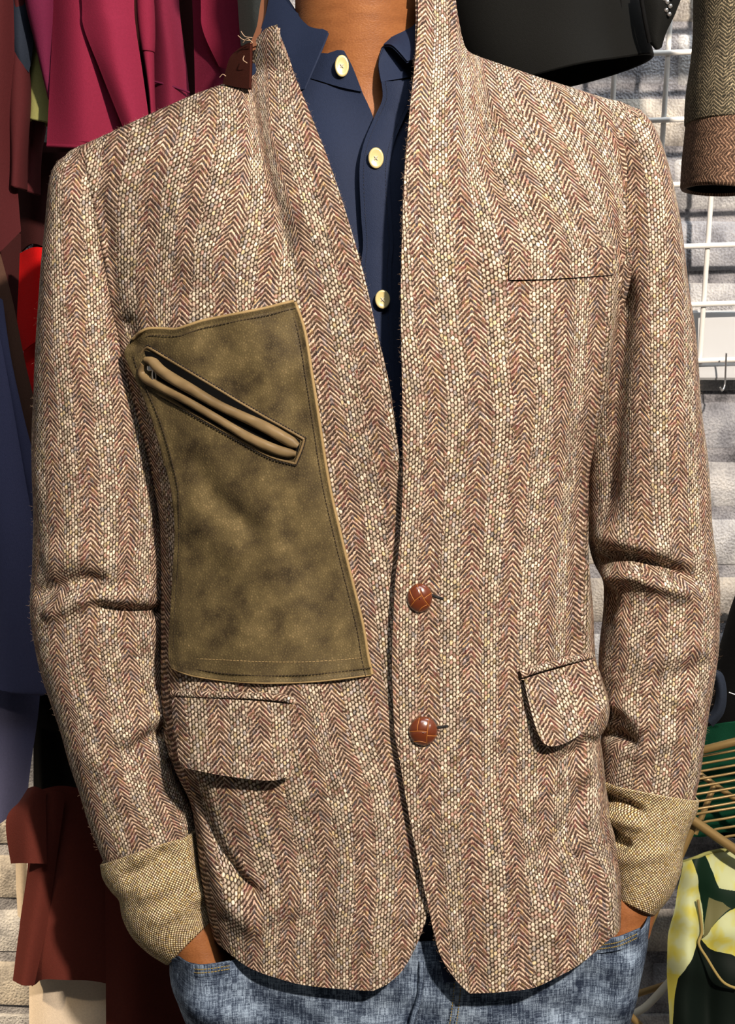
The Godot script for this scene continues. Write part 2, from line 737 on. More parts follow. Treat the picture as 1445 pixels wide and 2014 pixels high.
# leaf print of the bag: pale and yellow leaves on bottle green, flat print
func leaf_print(size: int) -> StandardMaterial3D:
	var rgb := PackedByteArray()
	rgb.resize(size * size * 3)
	var a := FastNoiseLite.new()
	a.seed = 4
	a.frequency = 0.012
	a.fractal_octaves = 3
	var pale := [
		PackedVector2Array([Vector2(0.0, 0.0), Vector2(0.11, 0.0), Vector2(0.20, 0.16), Vector2(0.27, 0.34), Vector2(0.285, 0.46), Vector2(0.20, 0.60), Vector2(0.10, 0.74), Vector2(0.05, 0.88), Vector2(0.0, 1.0)]),
		PackedVector2Array([Vector2(0.27, 0.0), Vector2(1.0, 0.0), Vector2(1.0, 0.16), Vector2(0.62, 0.22), Vector2(0.42, 0.20), Vector2(0.32, 0.10)]),
		PackedVector2Array([Vector2(0.27, 0.50), Vector2(0.36, 0.42), Vector2(0.52, 0.33), Vector2(0.80, 0.24), Vector2(1.0, 0.22), Vector2(1.0, 0.60), Vector2(0.62, 0.66), Vector2(0.44, 0.60), Vector2(0.34, 0.55)])]
	var dull := PackedVector2Array([Vector2(0.285, 0.40), Vector2(0.32, 0.26), Vector2(0.46, 0.28), Vector2(0.52, 0.32), Vector2(0.36, 0.42), Vector2(0.28, 0.49)])
	for y in size:
		for x in size:
			var n := a.get_noise_2d(x, y)
			var p := Vector2((x + 0.5) / size + n * 0.008, (y + 0.5) / size)
			var c := Color(0.03, 0.115, 0.07) if p.y < 0.45 else Color(0.045, 0.075, 0.06)
			if Geometry2D.is_point_in_polygon(p, dull):
				c = Color(0.36, 0.35, 0.23)
			for k in 3:
				if Geometry2D.is_point_in_polygon(p, pale[k]):
					var yel: float = [0.28, 0.15, 0.42][k]
					if k == 0 and p.y > 0.72: yel = 0.8
					if k == 2 and p.y > 0.5: yel = 0.75
					c = Color(0.64, 0.66, 0.50).lerp(Color(0.66, 0.63, 0.27), clampf(yel + n * 1.3, 0.0, 1.0))
			var o := (y * size + x) * 3
			rgb[o] = int(c.r * 255.0)
			rgb[o + 1] = int(c.g * 255.0)
			rgb[o + 2] = int(c.b * 255.0)
	return textured(rgb, PackedByteArray(), size, size, 1.0, 0.6)

func materials() -> void:
	var t0 := Time.get_ticks_msec()
	var li := [Color(0.80, 0.735, 0.655), Color(0.76, 0.69, 0.61), Color(0.74, 0.655, 0.60), Color(0.84, 0.78, 0.71), Color(0.70, 0.61, 0.54), Color(0.69, 0.65, 0.63), Color(0.77, 0.69, 0.55), Color(0.68, 0.55, 0.50)]
	var da := [Color(0.30, 0.23, 0.19), Color(0.25, 0.19, 0.165), Color(0.34, 0.265, 0.20), Color(0.34, 0.21, 0.19), Color(0.29, 0.26, 0.255), Color(0.38, 0.29, 0.21)]
	M.tweed = tweed(1536, 8, 64, li, da, 11, 0.26, 1.12)
	print("tweed ", Time.get_ticks_msec() - t0)
	var gl := [Color(0.56, 0.54, 0.45), Color(0.52, 0.50, 0.42), Color(0.60, 0.58, 0.49)]
	var gd := [Color(0.21, 0.20, 0.165), Color(0.25, 0.235, 0.18)]
	M.grey_tweed = tweed(512, 8, 40, gl, gd, 23, 0.6, 0.9)
	var bl := [Color(0.58, 0.49, 0.41), Color(0.54, 0.45, 0.38)]
	var bd := [Color(0.27, 0.20, 0.16), Color(0.31, 0.23, 0.18)]
	M.brown_tweed = tweed(512, 8, 40, bl, bd, 29, 0.6, 0.9)
	M.hopsack = hopsack(1050, 150, [Color(0.90, 0.84, 0.68), Color(0.87, 0.79, 0.64), Color(0.90, 0.82, 0.72), Color(0.84, 0.74, 0.52)], [Color(0.40, 0.32, 0.22), Color(0.35, 0.28, 0.20), Color(0.45, 0.36, 0.23)], 5)
	M.leather = mottled(900, [Color(0.18, 0.15, 0.105), Color(0.28, 0.24, 0.165), Color(0.345, 0.30, 0.20), Color(0.42, 0.365, 0.25), Color(0.56, 0.48, 0.34)], 0.010, 0.60, 8, 0.55, 4.0, 1.0, 1.0, true, 0.6)
	M.welt = mottled(256, [Color(0.28, 0.23, 0.16), Color(0.44, 0.37, 0.26), Color(0.58, 0.50, 0.37)], 0.02, 0.1, 9, 0.42, 1.0)
	M.denim = denim(768, 31)
	M.skin = mottled(512, [Color(0.43, 0.265, 0.155), Color(0.50, 0.315, 0.185), Color(0.55, 0.36, 0.215)], 0.012, 0.35, 12, 0.48, 2.0, 0.5, 1.6, false, 0.5)
	M.skin.uv1_triplanar = true
	M.skin.uv1_scale = Vector3(6, 6, 6)
	M.paint = mottled(512, [Color(0.42, 0.42, 0.43), Color(0.60, 0.60, 0.61), Color(0.72, 0.72, 0.72), Color(0.80, 0.79, 0.78)], 0.012, 0.25, 14, 0.75, 6.0, 1.0, 1.0, false, 0.7)
	M.paint.uv1_triplanar = true
	M.paint.uv1_world_triplanar = true
	M.paint.uv1_scale = Vector3(3, 3, 3)
	M.paint_cream = M.paint.duplicate()
	M.paint_cream.albedo_color = Color(0.96, 0.93, 0.88)
	M.paint_grey = M.paint.duplicate()
	M.paint_grey.albedo_color = Color(0.84, 0.85, 0.88)
	M.mortar = M.paint.duplicate()
	M.mortar.albedo_color = Color(0.80, 0.80, 0.82)
	# plain woven cloths share one fine weave
	var weave := mottled(384, [Color(0.94, 0.94, 0.94), Color(1, 1, 1)], 0.05, 0.5, 40, 0.8, 3.0, 1.0, 1.0, false, 0.5)
	var cl := {"navy": Color(0.115, 0.150, 0.235), "magenta": Color(0.46, 0.115, 0.21), "plum": Color(0.36, 0.10, 0.21), "dark_magenta": Color(0.41, 0.11, 0.20), "maroon": Color(0.27, 0.10, 0.11), "oxblood": Color(0.20, 0.08, 0.08), "olive": Color(0.50, 0.50, 0.30), "slate": Color(0.13, 0.155, 0.20), "slate_blue": Color(0.29, 0.30, 0.42), "red": Color(0.70, 0.045, 0.05), "taupe": Color(0.30, 0.21, 0.17), "rust": Color(0.34, 0.15, 0.12), "cream": Color(0.80, 0.74, 0.66), "black": Color(0.055, 0.058, 0.055), "grey": Color(0.40, 0.40, 0.37), "green": Color(0.02, 0.21, 0.14), "lining": Color(0.012, 0.012, 0.013), "brown": Color(0.20, 0.075, 0.045)}
	for k in cl:
		var m: StandardMaterial3D = weave.duplicate()
		m.albedo_color = cl[k]
		m.uv1_scale = Vector3(14, 14, 1)
		m.roughness = 0.86
		M[k] = m
	M.navy.roughness = 0.7
	M.stripe = plain(Color(0.45, 0.28, 0.18))
	M.thread_dark = plain(Color(0.10, 0.065, 0.04))
	M.thread_black = plain(Color(0.02, 0.015, 0.012))
	M.thread_gold = plain(Color(0.62, 0.38, 0.13), 0.5)
	M.thread_leather = plain(Color(0.19, 0.14, 0.07))
	M.thread_navy = plain(Color(0.075, 0.10, 0.17))
	M.thread_yellow = plain(Color(0.52, 0.45, 0.25))
	M.fibre = plain(Color(0.62, 0.52, 0.43))
	M.leather_edge = plain(Color(0.56, 0.47, 0.31), 0.7)
	M.button = plain(Color(0.36, 0.16, 0.07), 0.26, {"metallic_specular": 0.6, "clearcoat_enabled": true, "clearcoat": 0.5, "clearcoat_roughness": 0.2})
	M.pearl = plain(Color(0.72, 0.66, 0.46), 0.22, {"metallic_specular": 0.6})
	M.metal = plain(Color(0.75, 0.75, 0.75), 0.3, {"metallic": 0.9})
	M.white_wire = plain(Color(0.88, 0.87, 0.85), 0.4)
	M.white_board = plain(Color(0.74, 0.75, 0.76), 0.18)
	M.brass = plain(Color(0.50, 0.41, 0.25), 0.42, {"metallic": 0.35})
	M.rope = plain(Color(0.70, 0.68, 0.62), 0.8)
	M.print = leaf_print(512)
	M.print.uv1_scale = Vector3.ONE
	M.black_plastic = plain(Color(0.03, 0.03, 0.032), 0.35)
	M.plaster = plain(Color(0.70, 0.69, 0.67), 0.9)
	M.concrete = plain(Color(0.33, 0.31, 0.29), 0.8)
	print("materials ", Time.get_ticks_msec() - t0)

# ---------------------------------------------------------------- jacket surface
var TL: Lut
var TR: Lut
var ZC: Lut
var BD: Lut
var NE: Lut
var XI := []      # inner edges of the two fronts (0: front at the left of the photo, 1: at the right)
var SL := []      # sleeve outlines: [left x, right x, centre z, half depth] for each arm
var FOLDS := [[], []]
var ARMF := [[], []]
var drape := FastNoiseLite.new()

const ARM0 := [[133, 309, 200, 280, -0.120, 0.014], [118, 322, 226, 300, -0.119, 0.036], [105, 347, 230, 340, -0.117, 0.049], [97, 400, 232, 400, -0.116, 0.056], [90, 470, 246, 470, -0.116, 0.060], [84, 550, 262, 550, -0.116, 0.062], [75, 650, 280, 650, -0.116, 0.064], [70, 750, 300, 750, -0.117, 0.064], [67, 850, 318, 850, -0.119, 0.063], [67, 950, 331, 945, -0.122, 0.062], [67, 1050, 336, 1042, -0.124, 0.061], [66, 1120, 335, 1120, -0.125, 0.061], [61, 1172, 334, 1188, -0.125, 0.061], [66, 1232, 331, 1250, -0.123, 0.060], [84, 1310, 331, 1328, -0.120, 0.059], [105, 1375, 338, 1398, -0.116, 0.057], [130, 1452, 347, 1468, -0.112, 0.055], [155, 1532, 362, 1528, -0.108, 0.053], [176, 1602, 383, 1582, -0.104, 0.050], [198, 1667, 391, 1622, -0.101, 0.047], [214, 1712, 393, 1642, -0.099, 0.045]]
const ARM1 := [[1190, 200, 1257, 218, -0.120, 0.014], [1188, 224, 1280, 246, -0.119, 0.036], [1192, 284, 1298, 292, -0.117, 0.049], [1206, 350, 1312, 350, -0.116, 0.055], [1198, 410, 1325, 410, -0.116, 0.058], [1190, 490, 1340, 490, -0.116, 0.060], [1182, 570, 1352, 570, -0.117, 0.062], [1172, 650, 1362, 650, -0.118, 0.063], [1162, 735, 1371, 735, -0.119, 0.063], [1152, 830, 1380, 830, -0.121, 0.063], [1149, 920, 1388, 920, -0.123, 0.062], [1150, 1000, 1393, 1000, -0.125, 0.061], [1156, 1066, 1401, 1066, -0.126, 0.060], [1167, 1112, 1409, 1116, -0.126, 0.060], [1186, 1150, 1415, 1165, -0.126, 0.059], [1187, 1200, 1415, 1212, -0.125, 0.058], [1180, 1270, 1411, 1276, -0.121, 0.057], [1178, 1330, 1400, 1340, -0.117, 0.056], [1185, 1385, 1389, 1400, -0.113, 0.054], [1183, 1440, 1381, 1460, -0.109, 0.052], [1180, 1492, 1373, 1520, -0.105, 0.049], [1178, 1537, 1361, 1577, -0.102, 0.046]]

func zfront(py: float) -> float:
	return curve([[-120, -0.062], [40, -0.058], [110, -0.050], [240, -0.030], [320, -0.012], [500, 0.0], [2000, 0.004]], py)

func jacket_tables() -> void:
	TL = lut_x([[-120, 520], [38, 532], [55, 524], [75, 505], [90, 495], [110, 490], [140, 486], [158, 472], [166, 440], [243, 255], [275, 190], [294, 155], [312, 142], [345, 145], [400, 163], [470, 186], [550, 202], [620, 214], [680, 226], [800, 262], [930, 300], [1050, 318], [1150, 320], [1330, 320], [1440, 328], [1500, 350], [1550, 376], [1600, 390], [1700, 402], [1800, 425], [1870, 443], [1990, 455]], -0.11)
	TR = lut_x([[-120, 884], [0, 894], [50, 902], [90, 912], [107, 925], [117, 945], [125, 965], [165, 1085], [195, 1180], [213, 1232], [235, 1243], [330, 1241], [480, 1233], [560, 1219], [650, 1204], [800, 1181], [880, 1161], [940, 1152], [1000, 1150], [1080, 1150], [1130, 1154], [1200, 1160], [1280, 1163], [1330, 1177], [1378, 1191], [1402, 1187], [1430, 1171], [1470, 1175], [1540, 1183], [1620, 1197], [1700, 1206], [1770, 1206], [1820, 1197], [1860, 1188], [1990, 1180]], -0.11)
	ZC = lut_v([[-120, -0.128], [110, -0.126], [300, -0.124], [600, -0.122], [1150, -0.120], [1600, -0.117], [2000, -0.116]])
	BD = lut_v([[-120, 0.062], [60, 0.066], [110, 0.070], [170, 0.080], [240, 0.094], [320, 0.108], [500, 0.121], [700, 0.124], [900, 0.120], [1150, 0.114], [1500, 0.119], [1900, 0.127], [2000, 0.129]])
	NE = lut_v([[-120, 2.0], [110, 2.0], [200, 2.1], [320, 2.3], [600, 2.5], [1300, 2.5], [1650, 3.0], [1800, 3.4], [2000, 3.4]])
	var e0 := [[36, 545], [75, 559], [120, 574], [190, 600], [300, 640], [420, 680], [540, 715], [650, 740], [750, 764], [900, 786], [935, 791], [1050, 800], [1400, 838], [1700, 852], [1755, 847], [1770, 844], [1800, 835], [1840, 819], [1880, 797], [1910, 768], [1928, 735], [1938, 695], [1943, 655], [1960, 600]]
	var e1 := [[-120, 818], [0, 820], [100, 815], [250, 801], [400, 791], [600, 787], [800, 790], [940, 791], [1050, 786], [1150, 776], [1300, 771], [1420, 775], [1500, 788], [1620, 809], [1760, 840], [1850, 862], [1905, 896], [1935, 930], [1948, 962], [1953, 990], [1966, 1040]]
	for e in [e0, e1]:
		XI.append(lut_of(func(py): return W(curve(e, py), py, zfront(py)).x, e[0][0], e[-1][0], -0.01))
	for arm in [ARM0, ARM1]:
		var l := []
		var r := []
		var z := []
		var d := []
		for q in arm:
			if q[1] > 1050: break
			l.append([(q[1] + q[3]) * 0.5, q[0]])
			r.append([(q[1] + q[3]) * 0.5, q[2]])
			z.append([(q[1] + q[3]) * 0.5, q[4]])
			d.append([(q[1] + q[3]) * 0.5, q[5]])
		SL.append([lut_x(l, -0.117), lut_x(r, -0.117), lut_v(z, -0.117), lut_v(d, -0.117), W(0, l[0][0], -0.117).y])
	drape.seed = 3
	drape.frequency = 9.0
	drape.fractal_octaves = 2
	FOLDS[0] = [
		fold([497, 150, 503, 240, 530, 370, 556, 450, 575, 560], 17, -0.008), fold([525, 200, 560, 330, 610, 470], 34, 0.004),
		fold([386, 1530, 405, 1600, 432, 1670, 470, 1730, 520, 1775], 12, -0.013), fold([398, 1590, 420, 1690, 450, 1770, 520, 1840], 24, 0.010),
		fold([470, 1775, 540, 1790, 620, 1770], 26, 0.005), fold([560, 1560, 600, 1700, 640, 1860], 40, -0.0025), fold([700, 1560, 690, 1700, 680, 1900], 40, 0.003),
		fold([300, 330, 260, 470, 240, 600], 40, -0.003), fold([250, 620, 268, 690], 16, -0.006), fold([440, 300, 420, 420, 380, 560], 50, 0.004), fold([330, 500, 360, 600], 30, -0.002),
		fold([370, 880, 420, 970, 520, 1060], 22, -0.004), fold([340, 960, 400, 1040, 480, 1110], 26, 0.003), fold([600, 760, 520, 800, 440, 700], 40, -0.002)]
	FOLDS[1] = [
		fold([930, 125, 944, 220, 958, 330, 985, 430], 16, -0.005), fold([900, 180, 905, 300, 930, 450], 30, 0.003), fold([985, 160, 1050, 320, 1110, 440], 40, 0.004),
		fold([1060, 1695, 1095, 1640, 1140, 1570, 1165, 1530], 20, -0.007), fold([1115, 1680, 1150, 1600, 1180, 1560], 20, 0.005), fold([1010, 1600, 1060, 1560, 1100, 1500], 24, 0.003),
		fold([1085, 1500, 1130, 1478, 1165, 1440], 15, -0.008), fold([1110, 1530, 1160, 1490], 18, 0.003), fold([1000, 1720, 1015, 1800, 1000, 1920], 26, -0.004), fold([950, 1650, 960, 1800, 960, 1930], 34, 0.003), fold([1075, 1760, 1090, 1850], 28, 0.004),
		fold([1120, 820, 1125, 960, 1115, 1080], 30, -0.003), fold([1080, 1080, 1110, 1180, 1140, 1260], 26, 0.003), fold([1110, 1130, 1140, 1200], 14, -0.003), fold([1205, 560, 1180, 700, 1160, 820], 16, 0.002)]
	ARMF[0] = [
		fold([62, 1172, 95, 1158, 130, 1148, 175, 1140, 215, 1152], 15, -0.009), fold([80, 1215, 112, 1200, 150, 1184, 190, 1170, 245, 1174, 310, 1178], 15, 0.008), fold([182, 1192, 245, 1204, 300, 1203, 345, 1196], 9, -0.012), fold([75, 1100, 160, 1090, 250, 1120], 32, 0.006),
		fold([150, 1262, 250, 1250, 320, 1260], 32, 0.004), fold([240, 1490, 285, 1458, 340, 1428], 14, -0.007), fold([215, 1455, 280, 1425, 335, 1390], 20, 0.005), fold([150, 1465, 230, 1520, 260, 1600], 26, 0.004), fold([330, 1490, 350, 1520, 375, 1560], 12, -0.005),
		fold([300, 860, 320, 960, 330, 1060], 16, -0.004), fold([120, 1330, 200, 1370, 300, 1380], 26, -0.003), fold([205, 450, 222, 540, 240, 640], 14, -0.003), fold([120, 340, 160, 420, 180, 500], 26, 0.003)]
	ARMF[1] = [
		fold([1150, 1098, 1195, 1098, 1240, 1100, 1309, 1118, 1375, 1140], 14, -0.017), fold([1170, 1130, 1240, 1126, 1300, 1148, 1370, 1172], 17, 0.009), fold([1150, 1050, 1230, 1060, 1330, 1085], 22, 0.007), fold([1180, 1150, 1200, 1180, 1190, 1240], 12, -0.010),
		fold([1195, 1372, 1235, 1392, 1275, 1440], 18, 0.008), fold([1175, 1440, 1212, 1446, 1255, 1466], 12, -0.013), fold([1230, 1480, 1290, 1470, 1350, 1440], 22, 0.004), fold([1280, 1345, 1330, 1330, 1395, 1305], 20, -0.005), fold([1240, 1300, 1330, 1290, 1390, 1270], 24, 0.004), fold([1330, 1390, 1370, 1370], 20, 0.004),
		fold([1205, 520, 1196, 640, 1186, 780, 1176, 920, 1172, 1060], 52, -0.017), fold([1290, 600, 1310, 800, 1330, 950], 40, 0.003), fold([1215, 1200, 1240, 1280], 24, 0.003)]

func se(X: float, n: float) -> float:
	X = minf(absf(X), 1.0)
	return pow(1.0 - pow(X, n), 1.0 / n)

func torso_z(x: float, y: float, lim := 1.0) -> float:
	var l := TL.at(y)
	var r := TR.at(y)
	return ZC.at(y) + BD.at(y) * se(clampf((x - (l + r) * 0.5) / ((r - l) * 0.5), -lim, lim), NE.at(y))

func arm_z(x: float, y: float, s: int) -> float:
	var q: Array = SL[s]
	if y > q[4] or y < 1.2:
		return -1.0
	var l: float = q[0].at(y)
	var r: float = q[1].at(y)
	var X := (x - (l + r) * 0.5) / ((r - l) * 0.5)
	if absf(X) >= 1.0:
		return -1.0
	return q[2].at(y) + q[3].at(y) * se(X, 2.2)

func blend_k(y: float) -> float:
	return lerpf(0.004, 0.032, smoothstep(1.26, 1.42, y))

# front surface of the jacket at world x, y
func jz(x: float, y: float, s: int, lim := 1.0) -> float:
	var z := torso_z(x, y, lim)
	var q := proj(Vector3(x, y, z))
	var d := folds(FOLDS[s], q.x, q.y)
	d += drape.get_noise_2d(x * 1.2, y * 0.5) * 0.0042
	var e := absf(x - XI[s].at(y)) * 2300.0
	if s == 1:
		z += 0.0045 + 0.013 * exp(-e * e / 3600.0) * smoothstep(1010.0, 700.0, q.y) * smoothstep(-60.0, 120.0, q.y)
	else:
		z += -0.003 + 0.008 * exp(-e * e / 2500.0) * smoothstep(1000.0, 800.0, q.y) - 0.004 * exp(-e * e / 8000.0) * smoothstep(900.0, 1000.0, q.y) * smoothstep(1800.0, 1740.0, q.y)
	z += d
	var a := arm_z(x, y, s)
	if a > -0.5:
		var k := blend_k(y)
		var b := smax(z, a, k)
		z = lerpf(z, b - 0.0035 * smoothstep(0.0, 0.004, a - z), smoothstep(1.29, 1.36, y))
	return z

func onfront(px: float, py: float, off: float, s: int, lim := 0.985) -> Vector3:
	var z := -0.02
	for k in 4:
		var p := W(px, py, z)
		z = lerpf(z, jz(p.x, p.y, s, lim) + off, 0.85)
	return W(px, py, z)

const GRAIN0 := [
	[[100, 200], [200, 240], [294, 229], [409, 210], [529, 214], [628, 229], [700, 245], [900, 300], [1100, 320], [1337, 335], [1593, 385], [1700, 410], [1870, 440]],
	[[100, 340], [155, 340], [245, 330], [379, 299], [479, 294], [578, 289], [700, 300], [900, 345], [1100, 375], [1337, 409], [1593, 455], [1703, 484], [1740, 500], [1850, 500]],
	[[100, 415], [155, 415], [270, 409], [354, 389], [439, 369], [553, 359], [628, 354], [800, 395], [1000, 440], [1200, 472], [1337, 489], [1538, 535], [1667, 561], [1740, 572], [1850, 565]],
	[[0, 430], [155, 470], [255, 486], [369, 474], [439, 459], [519, 439], [603, 444], [800, 480], [1000, 520], [1200, 552], [1337, 569], [1410, 594], [1593, 631], [1703, 645], [1832, 638]],
	[[0, 480], [155, 500], [300, 522], [400, 540], [454, 541], [529, 529], [600, 520], [800, 560], [1000, 600], [1200, 632], [1337, 649], [1428, 660], [1593, 711], [1722, 719], [1851, 711]],
	[[0, 528], [155, 530], [255, 535], [379, 568], [504, 598], [628, 623], [800, 655], [1000, 690], [1200, 715], [1337, 733], [1447, 755], [1612, 792], [1740, 796], [1850, 790]],
	[[0, 570], [200, 595], [329, 628], [479, 673], [603, 705], [786, 735], [888, 752], [1000, 775], [1340, 815], [1600, 875], [1850, 870]]]
const GRAIN1 := [
	[[-100, 836], [100, 832], [230, 823], [337, 819], [509, 827], [638, 836], [713, 846], [829, 856], [979, 850], [1112, 843], [1314, 841], [1516, 844], [1651, 848], [1720, 856], [1950, 872]],
	[[-100, 891], [136, 896], [294, 900], [466, 913], [616, 926], [713, 936], [829, 943], [979, 933], [1112, 926], [1347, 925], [1550, 925], [1719, 929], [1854, 932], [1950, 938]],
	[[-100, 935], [100, 925], [179, 932], [320, 950], [423, 986], [552, 1020], [697, 1022], [796, 1032], [946, 1019], [1095, 1006], [1212, 999], [1516, 999], [1651, 1010], [1750, 1018], [1950, 1020]],
	[[-100, 990], [100, 947], [179, 960], [316, 1020], [436, 1080], [500, 1104], [552, 1110], [713, 1109], [829, 1100], [979, 1090], [1112, 1080], [1347, 1072], [1500, 1074], [1617, 1070], [1700, 1080], [1800, 1110], [1950, 1120]],
	[[-100, 1060], [100, 1010], [187, 1029], [312, 1097], [445, 1149], [552, 1172], [713, 1162], [763, 1158], [912, 1140], [1112, 1125], [1347, 1120], [1500, 1130], [1617, 1130], [1750, 1170], [1950, 1180]]]

func grain(s: int, q: Vector2) -> float:       # herringbone columns counted across; x.5 at the points of the chevrons. NAN past the last line
	var g: Array = GRAIN0 if s == 0 else GRAIN1
	var xa: float = curve(g[0], q.y)
	if q.x < xa:
		return 0.5 + (q.x - xa) / 78.0 if q.x > xa - 30.0 or s == 1 else NAN
	for k in range(1, g.size()):
		var xb: float = curve(g[k], q.y)
		if q.x < xb:
			return k - 0.5 + (q.x - xa) / maxf(xb - xa, 1.0)
		xa = xb
	return g.size() - 0.5 + (q.x - xa) / 78.0 if q.x < xa + 30.0 or s == 0 else NAN

func theta_in(s: int, y: float) -> float:
	var l := TL.at(y)
	var r := TR.at(y)
	var X := clampf((XI[s].at(y) - (l + r) * 0.5) / ((r - l) * 0.5), -0.97, 0.97)
	return acos(signf(X) * pow(absf(X), NE.at(y) * 0.5))

func front_panel(s: int, parent: Node) -> void:
	var hem := []
	var edge_end := 0.0
	if s == 0:
		hem = [[655, 1943], [600, 1936], [540, 1920], [490, 1900], [462, 1880], [448, 1868]]
	else:
		hem = [[990, 1953], [1040, 1943], [1090, 1922], [1140, 1893], [1170, 1868], [1186, 1852]]
	var th_end := PI + 1.0 if s == 0 else -1.0
	var sy := []
	for k in hem.size():
		var p := onfront(hem[k][0], hem[k][1], 0.0, s)
		var l := TL.at(p.y)
		var r := TR.at(p.y)
		var X := clampf((p.x - (l + r) * 0.5) / ((r - l) * 0.5), -1.0, 1.0)
		var th := acos(signf(X) * pow(absf(X), NE.at(p.y) * 0.5))
		var ti := theta_in(s, p.y)
		sy.append([0.0 if k == 0 else maxf((th - ti) / (th_end - ti), sy[-1][0] + 0.01), p.y])
	var nu := 130
	var nv := 330
	var top := W(545, 36, -0.05).y if s == 0 else W(820, -110, -0.05).y
	var P := PackedVector3Array()
	var T := PackedVector2Array()
	P.resize(nu * nv)
	T.resize(nu * nv)
	for i in nu:
		var u := float(i) / (nu - 1)
		var ss := 1.0 - u if s == 0 else u
		var yb := curve(sy, ss)
		for j in nv:
			var y := lerpf(top, yb, pow(float(j) / (nv - 1), 1.0))
			var l := TL.at(y)
			var r := TR.at(y)
			var c := (l + r) * 0.5
			var a := (r - l) * 0.5
			var th := lerpf(theta_in(s, y), th_end, ss)
			var n := NE.at(y)
			var ct := cos(th)
			var x := c + a * signf(ct) * pow(absf(ct), 2.0 / n)
			var sn := sin(th)
			var z := 0.0
			if sn > 0.02:
				z = jz(x, y, s)
			else:
				z = ZC.at(y) + BD.at(y) * signf(sn) * pow(absf(sn), 2.0 / n) + (0.0045 if s == 1 else -0.003)
			P[j * nu + i] = Vector3(x, y, z)
	for j in nv:
		var known := -1
		for step in nu:
			var i: int = nu - 1 - step if s == 0 else step
			var k := j * nu + i
			var g := grain(s, proj(P[k])) if known >= -1 else NAN
			if known == -1 and not is_nan(g):
				T[k] = Vector2(g, 0)
			else:
				known = 1 if known != -1 else 1
				var pk := k + (1 if s == 0 else -1)
				T[k] = Vector2(T[pk].x + (-1.0 if s == 0 else 1.0) * P[k].distance_to(P[pk]) / PERIOD, 0)
				known = 1
			T[k].y = -P[k].y
	for k in T.size():
		T[k] = Vector2(T[k].x / 8.0, T[k].y / (PERIOD * 8.0))
	var b := MB.new()
	b.sheet(P, T, nu, nv, 0.004)
	put("front_panel", b.mesh(M.tweed, true), parent)

func back_panel(parent: Node) -> void:
	var nu := 60
	var nv := 120
	var P := PackedVector3Array()
	var T := PackedVector2Array()
	var top := W(700, 95, -0.2).y
	var bot := W(700, 1850, -0.11).y
	for j in nv:
		var y := lerpf(top, bot, float(j) / (nv - 1))
		var c := (TL.at(y) + TR.at(y)) * 0.5
		var a := (TR.at(y) - TL.at(y)) * 0.5
		for i in nu:
			var th := lerpf(-0.75, -PI + 0.75, float(i) / (nu - 1))
			var n := NE.at(y)
			P.append(Vector3(c + (a - 0.004) * signf(cos(th)) * pow(absf(cos(th)), 2.0 / n), y, ZC.at(y) - (BD.at(y) - 0.004) * pow(absf(sin(th)), 2.0 / n)))
			T.append(Vector2(-P[-1].x, -y) / (PERIOD * 8.0))
	var b := MB.new()
	b.sheet(P, T, nu, nv, 0.004)
	put("back_panel", b.mesh(M.tweed, true), parent)

func sleeve(s: int, parent: Node) -> void:
	var g := pair_tube(ARM0 if s == 0 else ARM1, 97, 12)
	var P: PackedVector3Array = g[0]
	var nu: int = g[1]
	var nv: int = g[2]
	var mb := MB.new()
	var N := mb.normals(P, nu, nv, true)
	for k in P.size():
		var q := proj(P[k])
		var f := clampf(N[k].z * 1.6 + 0.25, 0.0, 1.0)
		var d := folds(ARMF[s], q.x, q.y) * f + drape.get_noise_3d(P[k].x, P[k].y * 0.7, P[k].z) * 0.0035
		P[k] += N[k] * d
		if P[k].y > 1.2 and N[k].z > -0.3:
			var t := torso_z(P[k].x, P[k].y) + (0.0045 if s == 1 else -0.003)
			var kk := blend_k(P[k].y)
			var b := smax(P[k].z, t, kk)
			P[k].z = lerpf(P[k].z, b - 0.0035 * smoothstep(0.0, 0.004, t - P[k].z), smoothstep(-0.3, 0.2, N[k].z) * smoothstep(1.29, 1.36, P[k].y))
	var T := ring_uv(P, nu, nv, 1.0 / (PERIOD * 8.0))
	var shift := 0.31 if s == 0 else 0.12
	for k in T.size():
		T[k].x += shift
	put("sleeve", sleeve_mesh(P, T, nu, nv, M.tweed, M.lining), parent)

